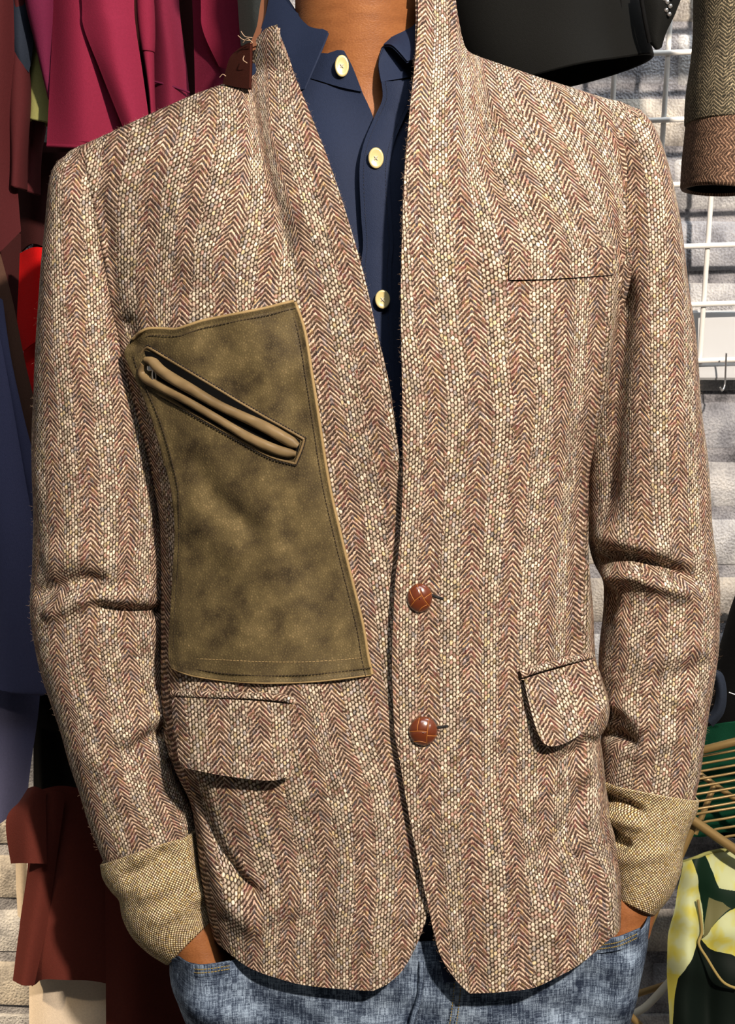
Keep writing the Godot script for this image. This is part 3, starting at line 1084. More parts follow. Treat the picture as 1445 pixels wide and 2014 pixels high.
func cuff(s: int, parent: Node) -> void:
	var pairs := []
	var fl := []
	if s == 0:
		pairs = [[206, 1696, 396, 1628, -0.099, 0.047], [211, 1722, 397, 1655, -0.098, 0.049], [226, 1745, 400, 1690, -0.097, 0.050], [243, 1765, 408, 1722, -0.096, 0.050], [250, 1800, 414, 1750, -0.095, 0.049], [268, 1836, 419, 1772, -0.094, 0.047], [300, 1868, 421, 1788, -0.093, 0.044], [333, 1890, 421, 1799, -0.092, 0.040]]
		fl = [fold([385, 1640, 391, 1690, 396, 1740], 9, -0.007), fold([350, 1650, 362, 1720, 380, 1800], 18, 0.006), fold([240, 1755, 290, 1735, 330, 1690], 14, -0.006), fold([270, 1790, 320, 1770, 350, 1730], 16, 0.004), fold([255, 1720, 300, 1700, 350, 1665], 18, 0.004), fold([290, 1840, 350, 1815, 400, 1770], 16, 0.003)]
	else:
		pairs = [[1172, 1528, 1364, 1568, -0.102, 0.048], [1175, 1550, 1360, 1590, -0.101, 0.049], [1182, 1590, 1345, 1622, -0.099, 0.049], [1190, 1640, 1333, 1660, -0.097, 0.048], [1196, 1690, 1328, 1705, -0.095, 0.047], [1201, 1728, 1308, 1752, -0.093, 0.045], [1204, 1752, 1278, 1788, -0.091, 0.041]]
		fl = [fold([1176, 1572, 1205, 1584, 1235, 1600, 1266, 1620], 9, -0.012), fold([1185, 1610, 1225, 1625, 1270, 1645], 14, 0.006), fold([1195, 1632, 1210, 1655, 1224, 1674, 1242, 1678], 9, -0.010), fold([1210, 1700, 1250, 1705, 1310, 1690], 16, 0.004), fold([1200, 1555, 1260, 1570, 1320, 1590], 14, 0.004)]
	var g := pair_tube(pairs, 97, 9)
	var P: PackedVector3Array = g[0]
	var nu: int = g[1]
	var nv: int = g[2]
	var N := MB.new().normals(P, nu, nv, true)
	for k in P.size():
		var q := proj(P[k])
		var bow := sin(PI * clampf(float(k % nu) / (nu / 2), 0.0, 1.0))
		P[k] += N[k] * (folds(fl, q.x, q.y) * clampf(N[k].z * 1.6 + 0.25, 0.0, 1.0) + (0.0035 if k / nu > 0 else 0.001))
		P[k].y += (0.014 if s == 0 else 0.010) * bow
	put("cuff", sleeve_mesh(P, ring_uv(P, nu, nv, 1.0 / 0.235), nu, nv, M.hopsack, M.lining, 0.004, 10), parent, "turned-back cuff of pale bird's-eye weave")

# ---------------------------------------------------------------- pieces sewn on the fronts
func resample(pl: Array, n: int) -> PackedVector2Array:
	var pts := PackedVector2Array()
	for i in range(0, pl.size(), 2):
		pts.append(Vector2(pl[i], pl[i + 1]))
	var len := [0.0]
	for i in range(1, pts.size()):
		len.append(len[-1] + pts[i].distance_to(pts[i - 1]))
	var out := PackedVector2Array()
	var k := 0
	for j in n:
		var t: float = len[-1] * j / (n - 1)
		while k < pts.size() - 2 and len[k + 1] < t:
			k += 1
		var f: float = (t - len[k]) / maxf(len[k + 1] - len[k], 1e-6)
		var a := pts[maxi(k - 1, 0)]
		var d := pts[mini(k + 2, pts.size() - 1)]
		out.append(cr(a, pts[k], pts[k + 1], d, f) if pts.size() > 2 else pts[k].lerp(pts[k + 1], f))
	return out

func coons(top: Array, right: Array, bottom: Array, left: Array, nu: int, nv: int) -> PackedVector2Array:
	var t := resample(top, nu)
	var b := resample(bottom, nu)
	var l := resample(left, nv)
	var r := resample(right, nv)
	var out := PackedVector2Array()
	for j in nv:
		var v := float(j) / (nv - 1)
		for i in nu:
			var u := float(i) / (nu - 1)
			out.append(t[i] * (1 - v) + b[i] * v + l[j] * (1 - u) + r[j] * u - (t[0] * (1 - u) * (1 - v) + t[nu - 1] * u * (1 - v) + b[0] * (1 - u) * v + b[nu - 1] * u * v))
	return out

# running stitches laid on the surface along a line of pixels
func stitches(pl: Array, s: int, off: float, step: float, r: float, b: MB, lim := 0.95) -> void:
	var len := 0.0
	for i in range(2, pl.size(), 2):
		len += Vector2(pl[i], pl[i + 1]).distance_to(Vector2(pl[i - 2], pl[i - 1]))
	var n := int(len / step)
	var q := resample(pl, n * 2 + 1)
	for i in n:
		var a := onfront(q[i * 2].x, q[i * 2].y, off, s, lim)
		var c := onfront(lerpf(q[i * 2].x, q[i * 2 + 1].x, 1.35), lerpf(q[i * 2].y, q[i * 2 + 1].y, 1.35), off, s, lim)
		b.tube(PackedVector3Array([a, c]), r, 4)

const P_TOP := [262, 668, 276, 655, 292, 648, 320, 648, 346, 649, 372, 641, 400, 632, 450, 622, 520, 608, 560, 598, 578, 594]
const P_RIGHT := [578, 594, 597, 650, 612, 740, 626, 830, 645, 950, 670, 1060, 690, 1140, 712, 1230, 722, 1290, 730, 1326]
const P_BOT := [338, 1312, 360, 1322, 390, 1330, 450, 1338, 520, 1342, 600, 1340, 660, 1335, 730, 1326]
const P_LEFT := [262, 668, 250, 682, 247, 698, 256, 720, 275, 760, 300, 822, 322, 900, 338, 962, 345, 1032, 344, 1080, 337, 1200, 332, 1280, 338, 1312]

func leather_patch(j: Node3D) -> void:
	var nu := 90
	var nv := 160
	var C := coons(P_TOP, P_RIGHT, P_BOT, P_LEFT, nu, nv)
	var P := PackedVector3Array()
	var T := PackedVector2Array()
	for k in C.size():
		var u := float(k % nu) / (nu - 1)
		var v := float(k / nu) / (nv - 1)
		var off := 0.0042 + 0.006 * exp(-pow(u * 12.0, 2.0)) + 0.003 * exp(-pow(v * 22.0, 2.0)) * (0.6 + 0.4 * sin(u * 21.0)) + 0.0015 * exp(-pow((1.0 - v) * 30.0, 2.0)) * (1.0 + sin(u * 17.0))
		# pressed channel along the stitched line inside the rim
		for e in [u * 30.0, (1.0 - u) * 32.0, v * 60.0, (1.0 - v) * 60.0]:
			off -= 0.0009 * exp(-pow((e - 1.0) * 2.2, 2.0))
		P.append(onfront(C[k].x, C[k].y, off, 0, 0.93))
		T.append(Vector2(C[k].x, C[k].y) / 690.0)
	var b := MB.new()
	b.sheet(P, T, nu, nv, 0.0024)
	var m := b.mesh(M.leather, true)
	put("leather_patch", m, j, "olive brown distressed leather panel sewn on the chest")
	# raw pale edge of the leather along the top, the right and the foot
	b = MB.new()
	var rim := PackedVector3Array()
	for i in nu: rim.append(P[i] + Vector3(0, 0.0007, 0.0002))
	b.tube(rim, 0.0014, 6)
	rim = PackedVector3Array()
	for i in nv: rim.append(P[i * nu + nu - 1] + Vector3(0.0007, 0, 0.0004))
	b.tube(rim, 0.0015, 6)
	rim = PackedVector3Array()
	for i in nu: rim.append(P[(nv - 1) * nu + i] + Vector3(0, -0.0005, 0))
	b.tube(rim, 0.0011, 6)
	put("patch_edge", b.mesh(M.leather_edge), j, "raw pale cut edge of the leather panel")
	# stitching inside the rim
	b = MB.new()
	var ins := func(pl: Array, dx: float, dy: float) -> Array:
		var o := []
		for i in range(0, pl.size(), 2):
			o.append(pl[i] + dx)
			o.append(pl[i + 1] + dy)
		return o
	stitches(ins.call(P_RIGHT, -11, 4), 0, 0.0056, 6.5, 0.00045, b)
	stitches(ins.call(P_BOT, 0, -13), 0, 0.0068, 6.5, 0.00045, b)
	stitches(ins.call(P_TOP, 4, 12), 0, 0.0074, 6.5, 0.00045, b)
	stitches([352, 1048, 350, 1110, 344, 1200, 340, 1290], 0, 0.0102, 6.5, 0.00045, b, 0.93)
	stitches([262, 700, 270, 726, 290, 770, 315, 830, 336, 900, 350, 965, 352, 1040], 0, 0.0104, 6.5, 0.00045, b, 0.93)
	var so := put("patch_stitching", b.mesh(M.thread_leather), j)
	so.set_meta("kind", "stuff")
	b = MB.new()
	stitches([348, 1294, 420, 1297, 500, 1301, 600, 1302, 712, 1294], 0, 0.0056, 7.0, 0.0004, b)
	so = put("patch_stitching", b.mesh(M.leather_edge), j, "line of pale stitches across the foot of the leather panel")
	so.set_meta("kind", "stuff")
	zip(j)

func rollpath(pl: Array, n: int, off: float) -> PackedVector3Array:
	var q := resample(pl, n)
	var o := PackedVector3Array()
	for p in q:
		o.append(onfront(p.x, p.y, off, 0, 0.93))
	return o

func zip(j: Node3D) -> void:
	# sunk dark slot behind the two rolls
	var C := coons([281, 697, 296, 692, 440, 772, 590, 866], [590, 866, 588, 880, 582, 898], [286, 752, 320, 772, 450, 850, 582, 898], [281, 697, 276, 720, 279, 740, 286, 752], 40, 10)
	var P := PackedVector3Array()
	var T := PackedVector2Array()
	for c in C:
		P.append(onfront(c.x, c.y, 0.0062, 0, 0.93))
		T.append(c / 900.0)
	var b := MB.new()
	b.sheet(P, T, 40, 10, 0.0012)
	put("zip_slot", b.mesh(M.lining), j, "dark opening of the slanted zip pocket")
	var taper := func(n: int, r: float) -> Array:
		var a := []
		for i in n:
			var t := float(i) / (n - 1)
			a.append(r * (0.55 + 0.45 * smoothstep(0.0, 0.06, minf(t, 1.0 - t))) * (1.0 + 0.10 * sin(t * 9.0)))
		return a
	b = MB.new()
	b.tube(rollpath([286, 707, 300, 712, 323, 734, 378, 767, 434, 799, 517, 838, 565, 865, 586, 877], 60, 0.0088), taper.call(60, 0.0046), 14)
	put("pocket_roll", b.mesh(M.welt, true), j, "upper padded leather roll of the zip pocket")
	b = MB.new()
	b.tube(rollpath([282, 716, 278, 730, 288, 745, 312, 758, 365, 786, 420, 819, 489, 860, 545, 885, 582, 893], 60, 0.0084), taper.call(60, 0.0040), 14)
	put("pocket_roll", b.mesh(M.welt, true), j, "lower padded leather roll of the zip pocket")
	# stitched frame
	b = MB.new()
	b.tube(rollpath([270, 730, 276, 700, 288, 684, 300, 688, 330, 706, 410, 754, 500, 808, 560, 842, 598, 864], 70, 0.0062), 0.0013, 6)
	b.tube(rollpath([598, 864, 592, 884, 580, 912], 12, 0.0062), 0.0013, 6)
	b.tube(rollpath([270, 730, 276, 752, 296, 766, 340, 790, 420, 836, 480, 870, 530, 897, 580, 912], 70, 0.0062), 0.0013, 6)
	put("pocket_frame", b.mesh(M.welt), j)
	b = MB.new()
	stitches([275, 700, 288, 680, 300, 684, 330, 702, 410, 750, 500, 804, 560, 838, 602, 861], 0, 0.0068, 6.0, 0.00055, b)
	stitches([602, 861, 595, 886, 582, 916], 0, 0.0068, 6.0, 0.00055, b)
	stitches([274, 756, 296, 771, 340, 795, 420, 841, 480, 875, 530, 902, 582, 916], 0, 0.0068, 6.0, 0.00055, b)
	var so := put("pocket_stitching", b.mesh(M.thread_dark), j)
	so.set_meta("kind", "stuff")
	# zip pull
	b = MB.new()
	var o := onfront(303, 737, 0.0105, 0, 0.93)
	var ring := PackedVector3Array()
	for i in 17:
		var a := TAU * i / 16
		ring.append(o + Vector3(cos(a) * 0.0016, sin(a) * 0.0052 - 0.001, sin(a) * 0.002))
	b.tube(ring, 0.0007, 6, false)
	b.box(onfront(296, 724, 0.0085, 0, 0.93), Vector3(0.006, 0.005, 0.003), 0.0008)
	put("zip_pull", b.mesh(M.metal), j, "small steel ring pull of the zip")

func flap(name: String, top: Array, right: Array, bottom: Array, left: Array, s: int, lim: float, u0: float, slope: float, j: Node, lift: float, label := "", th := 0.006, base := 0.0064) -> void:
	var nu := 60
	var nv := 44
	var C := coons(top, right, bottom, left, nu, nv)
	var P := PackedVector3Array()
	var T := PackedVector2Array()
	for k in C.size():
		var v := float(k / nu) / (nv - 1)
		P.append(onfront(C[k].x, C[k].y, base + lift * v, s, lim))
		T.append(Vector2(u0 + (C[k].x + slope * (C[k].y - C[0].y)) / 80.0, C[k].y / 80.0) / 8.0)
	var b := MB.new()
	b.sheet(P, T, nu, nv, th)
	put(name, b.mesh(M.tweed, true), j, label)

func piping(pl: Array, s: int, r: float, j: Node, lim := 0.97) -> void:
	var q := resample(pl, 40)
	var path := PackedVector3Array()
	for p in q:
		path.append(onfront(p.x, p.y, 0.006, s, lim))
	var b := MB.new()
	b.tube(path, r, 12)
	for i in b.t.size():
		b.t[i] = Vector2(b.t[i].y + 0.012, b.t[i].x) / (PERIOD * 8.0)
	put("pocket_piping", b.mesh(M.tweed, true), j)

func leather_button(px: float, py: float, rx: float, ry: float, turn: float, j: Node) -> void:
	var at := onfront(px, py, 0.0035, 1)
	var k := cam_at.distance_to(at) / FOC
	var d := Vector3(-0.05, 0.06, 1).normalized()
	var b := MB.new()
	var prof := []
	for i in 15:
		var a := PI * 0.5 * i / 14.0
		prof.append([cos(a), sin(a)])
	var R := Vector2(rx * k, ry * k)
	var H := rx * k * 0.62
	# dome with the shallow seams of four crossed straps pressed in
	var P := PackedVector3Array()
	var T := PackedVector2Array()
	var nu := 49
	var nv := 20
	var seam := func(p: Vector2) -> float:
		p = p.rotated(turn)
		var best := 1.0
		best = minf(best, absf(p.y - 0.12 + 0.25 * p.x * p.x) if p.x < 0.3 else 1.0)
		best = minf(best, absf(p.x - 0.28 - 0.2 * p.y * p.y) if true else 1.0)
		best = minf(best, absf(p.y + 0.15) if p.x > 0.28 else 1.0)
		best = minf(best, absf(p.x + 0.42) if p.y > 0.12 else 1.0)
		return best
	for q in nv:
		var a := PI * 0.5 * q / (nv - 1) * 1.0
		for i in nu:
			var f := TAU * i / (nu - 1)
			var disc := Vector2(cos(f), sin(f)) * cos(a)
			var h := sin(a) - 0.05 * exp(-pow(float(seam.call(disc)) / 0.07, 2.0))
			P.append(at + Vector3(disc.x * R.x, disc.y * R.y, 0) + d * (h * H - (0.0015 if q == 0 else 0.0)))
			T.append(disc)
	b.grid(P, b.normals(P, nu, nv, true), T, nu, nv)
	var m := b.mesh(M.button)
	b = MB.new()
	for ln in [[-0.95, -0.12, -0.4, 0.08, 0.0, 0.12, 0.28, 0.10], [0.30, 0.94, 0.28, 0.5, 0.28, 0.1, 0.30, -0.4, 0.38, -0.9], [0.28, -0.15, 0.6, -0.15, 0.97, -0.18], [-0.42, 0.12, -0.43, 0.5, -0.38, 0.9], [-0.6, -0.78, -0.2, -0.62, 0.28, -0.66]]:
		var path := PackedVector3Array()
		for q in resample(ln, 14):
			var p := q.rotated(-turn)
			var l := minf(p.length(), 0.985)
			p = p.normalized() * l
			path.append(at + Vector3(p.x * R.x, p.y * R.y, 0) + d * (sqrt(1.0 - l * l) * H - 0.0001))
		b.tube(path, 0.00034, 5)
	b.into(m, M.thread_gold)
	put("leather_button", m, j, "woven chestnut leather button")

func shirt_button(px: float, py: float, z: float, rx: float, ry: float, j: Node) -> void:
	var at := W(px, py, z)
	var k := cam_at.distance_to(at) / FOC
	var b := MB.new()
	b.lathe(at, Vector3(0.12, 0.05, 1).normalized(), [[0.98 * rx * k, -0.001], [rx * k, 0.0005], [0.94 * rx * k, 0.0014], [0.8 * rx * k, 0.0018], [0.66 * rx * k, 0.0013], [0.3 * rx * k, 0.0011], [0.0001, 0.0011]], 28, 1.0, ry / rx)
	var m := b.mesh(M.pearl)
	b = MB.new()
	for q in [-1.0, 1.0]:
		b.tube(PackedVector3Array([at + Vector3(-0.0014 * q, -0.0016, 0.0013), at + Vector3(0, 0, 0.0021), at + Vector3(0.0014 * q, 0.0016, 0.0013)]), 0.0005, 5)
	b.into(m, M.rope)
	put("button", m, j, "cream mother-of-pearl shirt button")

# ---------------------------------------------------------------- the wearer
func person() -> void:
	var who := thing("person", "person in a brown herringbone tweed jacket over navy shirt and blue jeans, hands in pockets", "person", Vector3.ZERO)
	body(who)
	jeans(who)
	shirt(who)
	jacket(who)

func jacket(who: Node3D) -> void:
	jacket_tables()
	var j := Node3D.new()
	j.name = "jacket"
	who.add_child(j, true)
	j.set_meta("label", "brown herringbone tweed jacket with leather chest panel")
	front_panel(0, j)
	front_panel(1, j)
	back_panel(j)
	for s in 2:
		sleeve(s, j)
		cuff(s, j)
	# raised back collar seen past the left lapel, with its striped facing, and the suede piece under it
	put("collar", cloth([[488, 100, -0.10, 505, 60, -0.125, 540, -40, -0.185, 700, -70, -0.205, 860, -60, -0.185, 893, 0, -0.13], [506, 92, -0.098, 520, 50, -0.125, 552, -45, -0.183, 700, -80, -0.202, 858, -64, -0.183, 888, 0, -0.13]], 10, 6, 0.003, M.stripe), j, "striped lining edge of the raised collar")
	put("collar_tab", cloth([[462, 106, -0.086, 478, 92, -0.078, 494, 84, -0.070], [452, 120, -0.088, 474, 118, -0.076, 494, 118, -0.066], [440, 166, -0.090, 466, 172, -0.074, 492, 176, -0.060]], 8, 8, 0.003, M.brown), j, "dark brown suede tab under the lapel")
	flap("pocket_flap", [344, 1372, 400, 1374, 500, 1378, 581, 1386], [581, 1386, 578, 1440, 573, 1500, 569, 1526], [364, 1508, 430, 1523, 500, 1533, 545, 1534, 569, 1526], [344, 1372, 345, 1410, 352, 1460, 358, 1495, 364, 1508], 0, 0.95, 0.12, -0.06, j, 0.009, "", 0.0065)
	piping([340, 1364, 400, 1366, 500, 1369, 560, 1374, 579, 1381], 0, 0.0034, j, 0.95)
	flap("pocket_flap", [1026, 1336, 1070, 1322, 1110, 1310, 1161, 1296], [1161, 1296, 1175, 1340, 1188, 1385], [1064, 1462, 1080, 1468, 1110, 1460, 1150, 1432, 1188, 1385], [1026, 1336, 1036, 1380, 1050, 1430, 1064, 1462], 1, 0.975, 0.32, -0.30, j, 0.008, "", 0.0065)
	piping([1022, 1327, 1060, 1315, 1110, 1301, 1162, 1289], 1, 0.0034, j, 0.975)
	flap("breast_pocket_welt", [1004, 496, 1070, 492, 1140, 489, 1208, 484], [1208, 484, 1206, 510, 1204, 540], [1000, 551, 1070, 549, 1140, 545, 1204, 540], [1004, 496, 1000, 520, 1000, 551], 1, 0.97, -0.25, 0.0, j, 0.0, "", 0.0028, 0.0032)
	leather_patch(j)
	leather_button(825, 1176, 25, 29, -0.55, j)
	leather_button(832, 1438, 28, 29, 0.12, j)
	for p in [[848, 1170, 858, 1174, 872, 1178], [858, 1431, 868, 1430, 881, 1428]]:
		var b := MB.new()
		var path := PackedVector3Array()
		for q in resample(p, 8):
			path.append(onfront(q.x, q.y, 0.002, 1))
		b.tube(path, 0.0013, 6)
		put("buttonhole", b.mesh(M.thread_black), j)
	fibres(j)

# loose wool standing off the cloth
func fibres(j: Node3D) -> void:
	var rng := RandomNumberGenerator.new()
	rng.seed = 77
	var b := MB.new()
	var hairs := func(at: Vector3, n: Vector3, len: float) -> void:
		var side := Vector3(rng.randf_range(-1, 1), rng.randf_range(-1, 1), rng.randf_range(-0.3, 0.6)).normalized()
		var a := at + n * 0.001
		var c := a + (n + side * 0.8).normalized() * len * 0.5
		var e := c + (n * 0.3 + side).normalized() * len * 0.5
		b.tube(PackedVector3Array([a, c, e]), [0.00006, 0.00005, 0.00003], 3, false)
	for s in 2:
		var arm: Array = ARM0 if s == 0 else ARM1
		for k in 1300:
			var i := rng.randi_range(1, arm.size() - 3)
			var f := rng.randf()
			var p: Array = arm[i]
			var q: Array = arm[i + 1]
			var out := W(lerpf(p[0] if s == 0 else p[2], q[0] if s == 0 else q[2], f), lerpf(p[1] if s == 0 else p[3], q[1] if s == 0 else q[3], f), lerpf(p[4], q[4], f))
			hairs.call(out + Vector3(0.006 if s == 0 else -0.006, 0, rng.randf_range(-0.02, 0.03)), Vector3(-1 if s == 0 else 1, rng.randf_range(-0.2, 0.3), 0.3).normalized(), rng.randf_range(0.0012, 0.0042))
		for k in 700:
			var y := rng.randf_range(W(0, 1930, 0).y, W(0, 60, 0).y)
			var x: float = XI[s].at(y)
			hairs.call(Vector3(x + (-0.001 if s == 0 else 0.001), y, jz(x, y, s)), Vector3(1 if s == 0 else -1, rng.randf_range(-0.3, 0.3), 0.5).normalized(), rng.randf_range(0.001, 0.004))
	for k in 700:
		var px := rng.randf_range(150, 1230)
		if px > 450 and px < 930:
			continue
		var py := curve([[120, 312], [190, 275], [255, 243], [440, 166], [480, 150]], px) if px < 600 else curve([[925, 107], [965, 125], [1085, 165], [1180, 195], [1240, 214]], px)
		hairs.call(W(px, py + 3, -0.125), Vector3(rng.randf_range(-0.4, 0.4), 1, 0.4).normalized(), rng.randf_range(0.0015, 0.004))
	var o := put("wool_fuzz", b.mesh(M.fibre), j, "fine pale fibres standing off the tweed")
	o.set_meta("kind", "stuff")
	# frayed threads at the collar
	b = MB.new()
	for p in [[468, 70, -0.07, 478, 78, -0.066, 492, 80, -0.064], [474, 62, -0.07, 482, 72, -0.066, 496, 74, -0.064], [478, 84, -0.066, 486, 76, -0.062, 497, 84, -0.06], [480, 110, -0.064, 478, 118, -0.062, 486, 124, -0.06], [432, 152, -0.085, 438, 146, -0.083, 444, 150, -0.083]]:
		b.tube(spline(wp(p), 6), 0.0004, 5)
	o = put("frayed_thread", b.mesh(M.fibre), j, "loose cream threads at the collar seam")
	o.set_meta("kind", "stuff")

func shirt(who: Node3D) -> void:
	var sh := Node3D.new()
	sh.name = "shirt"
	who.add_child(sh, true)
	sh.set_meta("label", "dark navy button-up shirt, collar open")
	put("shirt_front", cloth([[470, 120, -0.110, 560, 140, -0.088, 640, 166, -0.074, 711, 180, -0.066], [480, 200, -0.092, 570, 212, -0.072, 650, 222, -0.064, 737, 243, -0.060], [500, 320, -0.070, 590, 320, -0.052, 665, 320, -0.046, 745, 330, -0.048], [560, 500, -0.052, 620, 500, -0.040, 690, 500, -0.035, 760, 500, -0.037], [600, 700, -0.046, 660, 700, -0.034, 720, 700, -0.030, 790, 700, -0.032], [600, 950, -0.044, 680, 950, -0.030, 740, 950, -0.027, 810, 950, -0.027], [600, 1400, -0.040, 680, 1400, -0.028, 760, 1400, -0.024, 830, 1400, -0.024], [600, 1750, -0.036, 700, 1750, -0.024, 780, 1750, -0.020, 845, 1750, -0.020], [600, 1905, -0.036, 700, 1908, -0.022, 780, 1910, -0.016, 853, 1912, -0.014]], 10, 12, 0.0016, M.navy, 1.0, 0.0012, 3), sh)
	put("shirt_front", cloth([[751, 160, -0.058, 790, 158, -0.062, 840, 150, -0.078, 900, 140, -0.10], [753, 195, -0.056, 790, 195, -0.058, 850, 190, -0.072, 910, 190, -0.09], [737, 232, -0.054, 780, 232, -0.054, 840, 230, -0.064, 920, 230, -0.085], [716, 284, -0.044, 765, 284, -0.043, 840, 284, -0.054, 920, 284, -0.075], [708, 335, -0.037, 760, 335, -0.035, 840, 335, -0.044, 920, 335, -0.065], [711, 420, -0.032, 760, 420, -0.030, 840, 420, -0.038, 920, 420, -0.055], [715, 480, -0.030, 765, 480, -0.027, 840, 480, -0.034, 920, 480, -0.050], [711, 540, -0.027, 765, 540, -0.024, 840, 540, -0.030, 920, 540, -0.045], [716, 700, -0.024, 775, 700, -0.021, 840, 700, -0.026, 920, 700, -0.040], [724, 950, -0.022, 790, 950, -0.019, 850, 950, -0.022, 930, 950, -0.036], [770, 1400, -0.020, 830, 1400, -0.017, 880, 1400, -0.019, 950, 1400, -0.026], [838, 1760, -0.013, 880, 1760, -0.012, 910, 1760, -0.014, 960, 1760, -0.020], [873, 1932, -0.006, 890, 1929, -0.006, 912, 1924, -0.008, 960, 1915, -0.014]], 10, 8, 0.0016, M.navy, 1.0, 0.0012, 8), sh)
	# raised placket edge with its two rows of stitches
	var edge := [751, 160, -0.056, 753, 195, -0.054, 737, 232, -0.052, 716, 284, -0.042, 708, 335, -0.035, 711, 420, -0.030, 715, 480, -0.028, 711, 540, -0.025, 716, 700, -0.022, 724, 950, -0.020]
	var rows := [[], []]
	var rw: Array = []
	for i in range(0, edge.size(), 3):
		rw.append([edge[i] - 1, edge[i + 1], edge[i + 2] + 0.0012, edge[i] + 25, edge[i + 1], edge[i + 2] + 0.0030, edge[i] + 58, edge[i + 1], edge[i + 2] + 0.0020])
	put("placket", cloth(rw, 8, 8, 0.0014, M.navy), sh)
	var b := MB.new()
	for dx in [7.0, 50.0]:
		var l := PackedVector3Array()
		for i in range(0, edge.size(), 3):
			l.append(W(edge[i] + dx, edge[i + 1], edge[i + 2] + (0.0028 if dx < 10 else 0.0033)))
		var q := spline(l, 24)
		for i in range(0, q.size() - 1, 2):
			b.tube(PackedVector3Array([q[i], q[i + 1]]), 0.0003, 4)
	var o := put("placket_stitching", b.mesh(M.thread_navy), sh)
	o.set_meta("kind", "stuff")
	# collar: stands against the neck, leaves folded down over them
	put("collar_stand", cloth([[556, -20, -0.140, 590, 32, -0.108, 622, 56, -0.090, 648, 70, -0.078, 668, 84, -0.074], [548, 60, -0.120, 590, 84, -0.096, 630, 96, -0.082, 664, 108, -0.073, 691, 128, -0.068], [548, 130, -0.105, 590, 148, -0.088, 630, 160, -0.076, 670, 172, -0.068, 712, 181, -0.063]], 8, 10, 0.0022, M.navy), sh)
	put("collar_leaf", cloth([[535, -40, -0.150, 572, 14, -0.115, 612, 45, -0.090, 646, 64, -0.072], [526, 20, -0.130, 556, 62, -0.100, 592, 90, -0.080, 634, 94, -0.063], [514, 60, -0.120, 540, 108, -0.090, 574, 140, -0.070, 618, 132, -0.057], [506, 90, -0.114, 528, 140, -0.086, 562, 180, -0.066, 599, 176, -0.054]], 8, 8, 0.0022, M.navy), sh)
	put("collar_stand", cloth([[753, 92, -0.070, 775, 72, -0.082, 800, 53, -0.096, 835, 20, -0.120], [744, 125, -0.064, 772, 116, -0.070, 804, 104, -0.082, 850, 80, -0.105], [749, 162, -0.055, 776, 158, -0.058, 806, 152, -0.068, 860, 140, -0.09]], 8, 10, 0.0022, M.navy), sh)
	put("collar_leaf", cloth([[754, 90, -0.068, 780, 66, -0.082, 806, 46, -0.098, 845, 8, -0.125], [772, 92, -0.060, 796, 82, -0.070, 822, 68, -0.084, 860, 40, -0.112], [800, 122, -0.052, 820, 115, -0.058, 842, 100, -0.074, 880, 80, -0.10]], 8, 8, 0.0022, M.navy), sh)
	shirt_button(672, 130, -0.066, 13.5, 20.5, sh)
	shirt_button(739, 311, -0.031, 15, 20, sh)
	shirt_button(752, 589, -0.0165, 15, 18.5, sh)

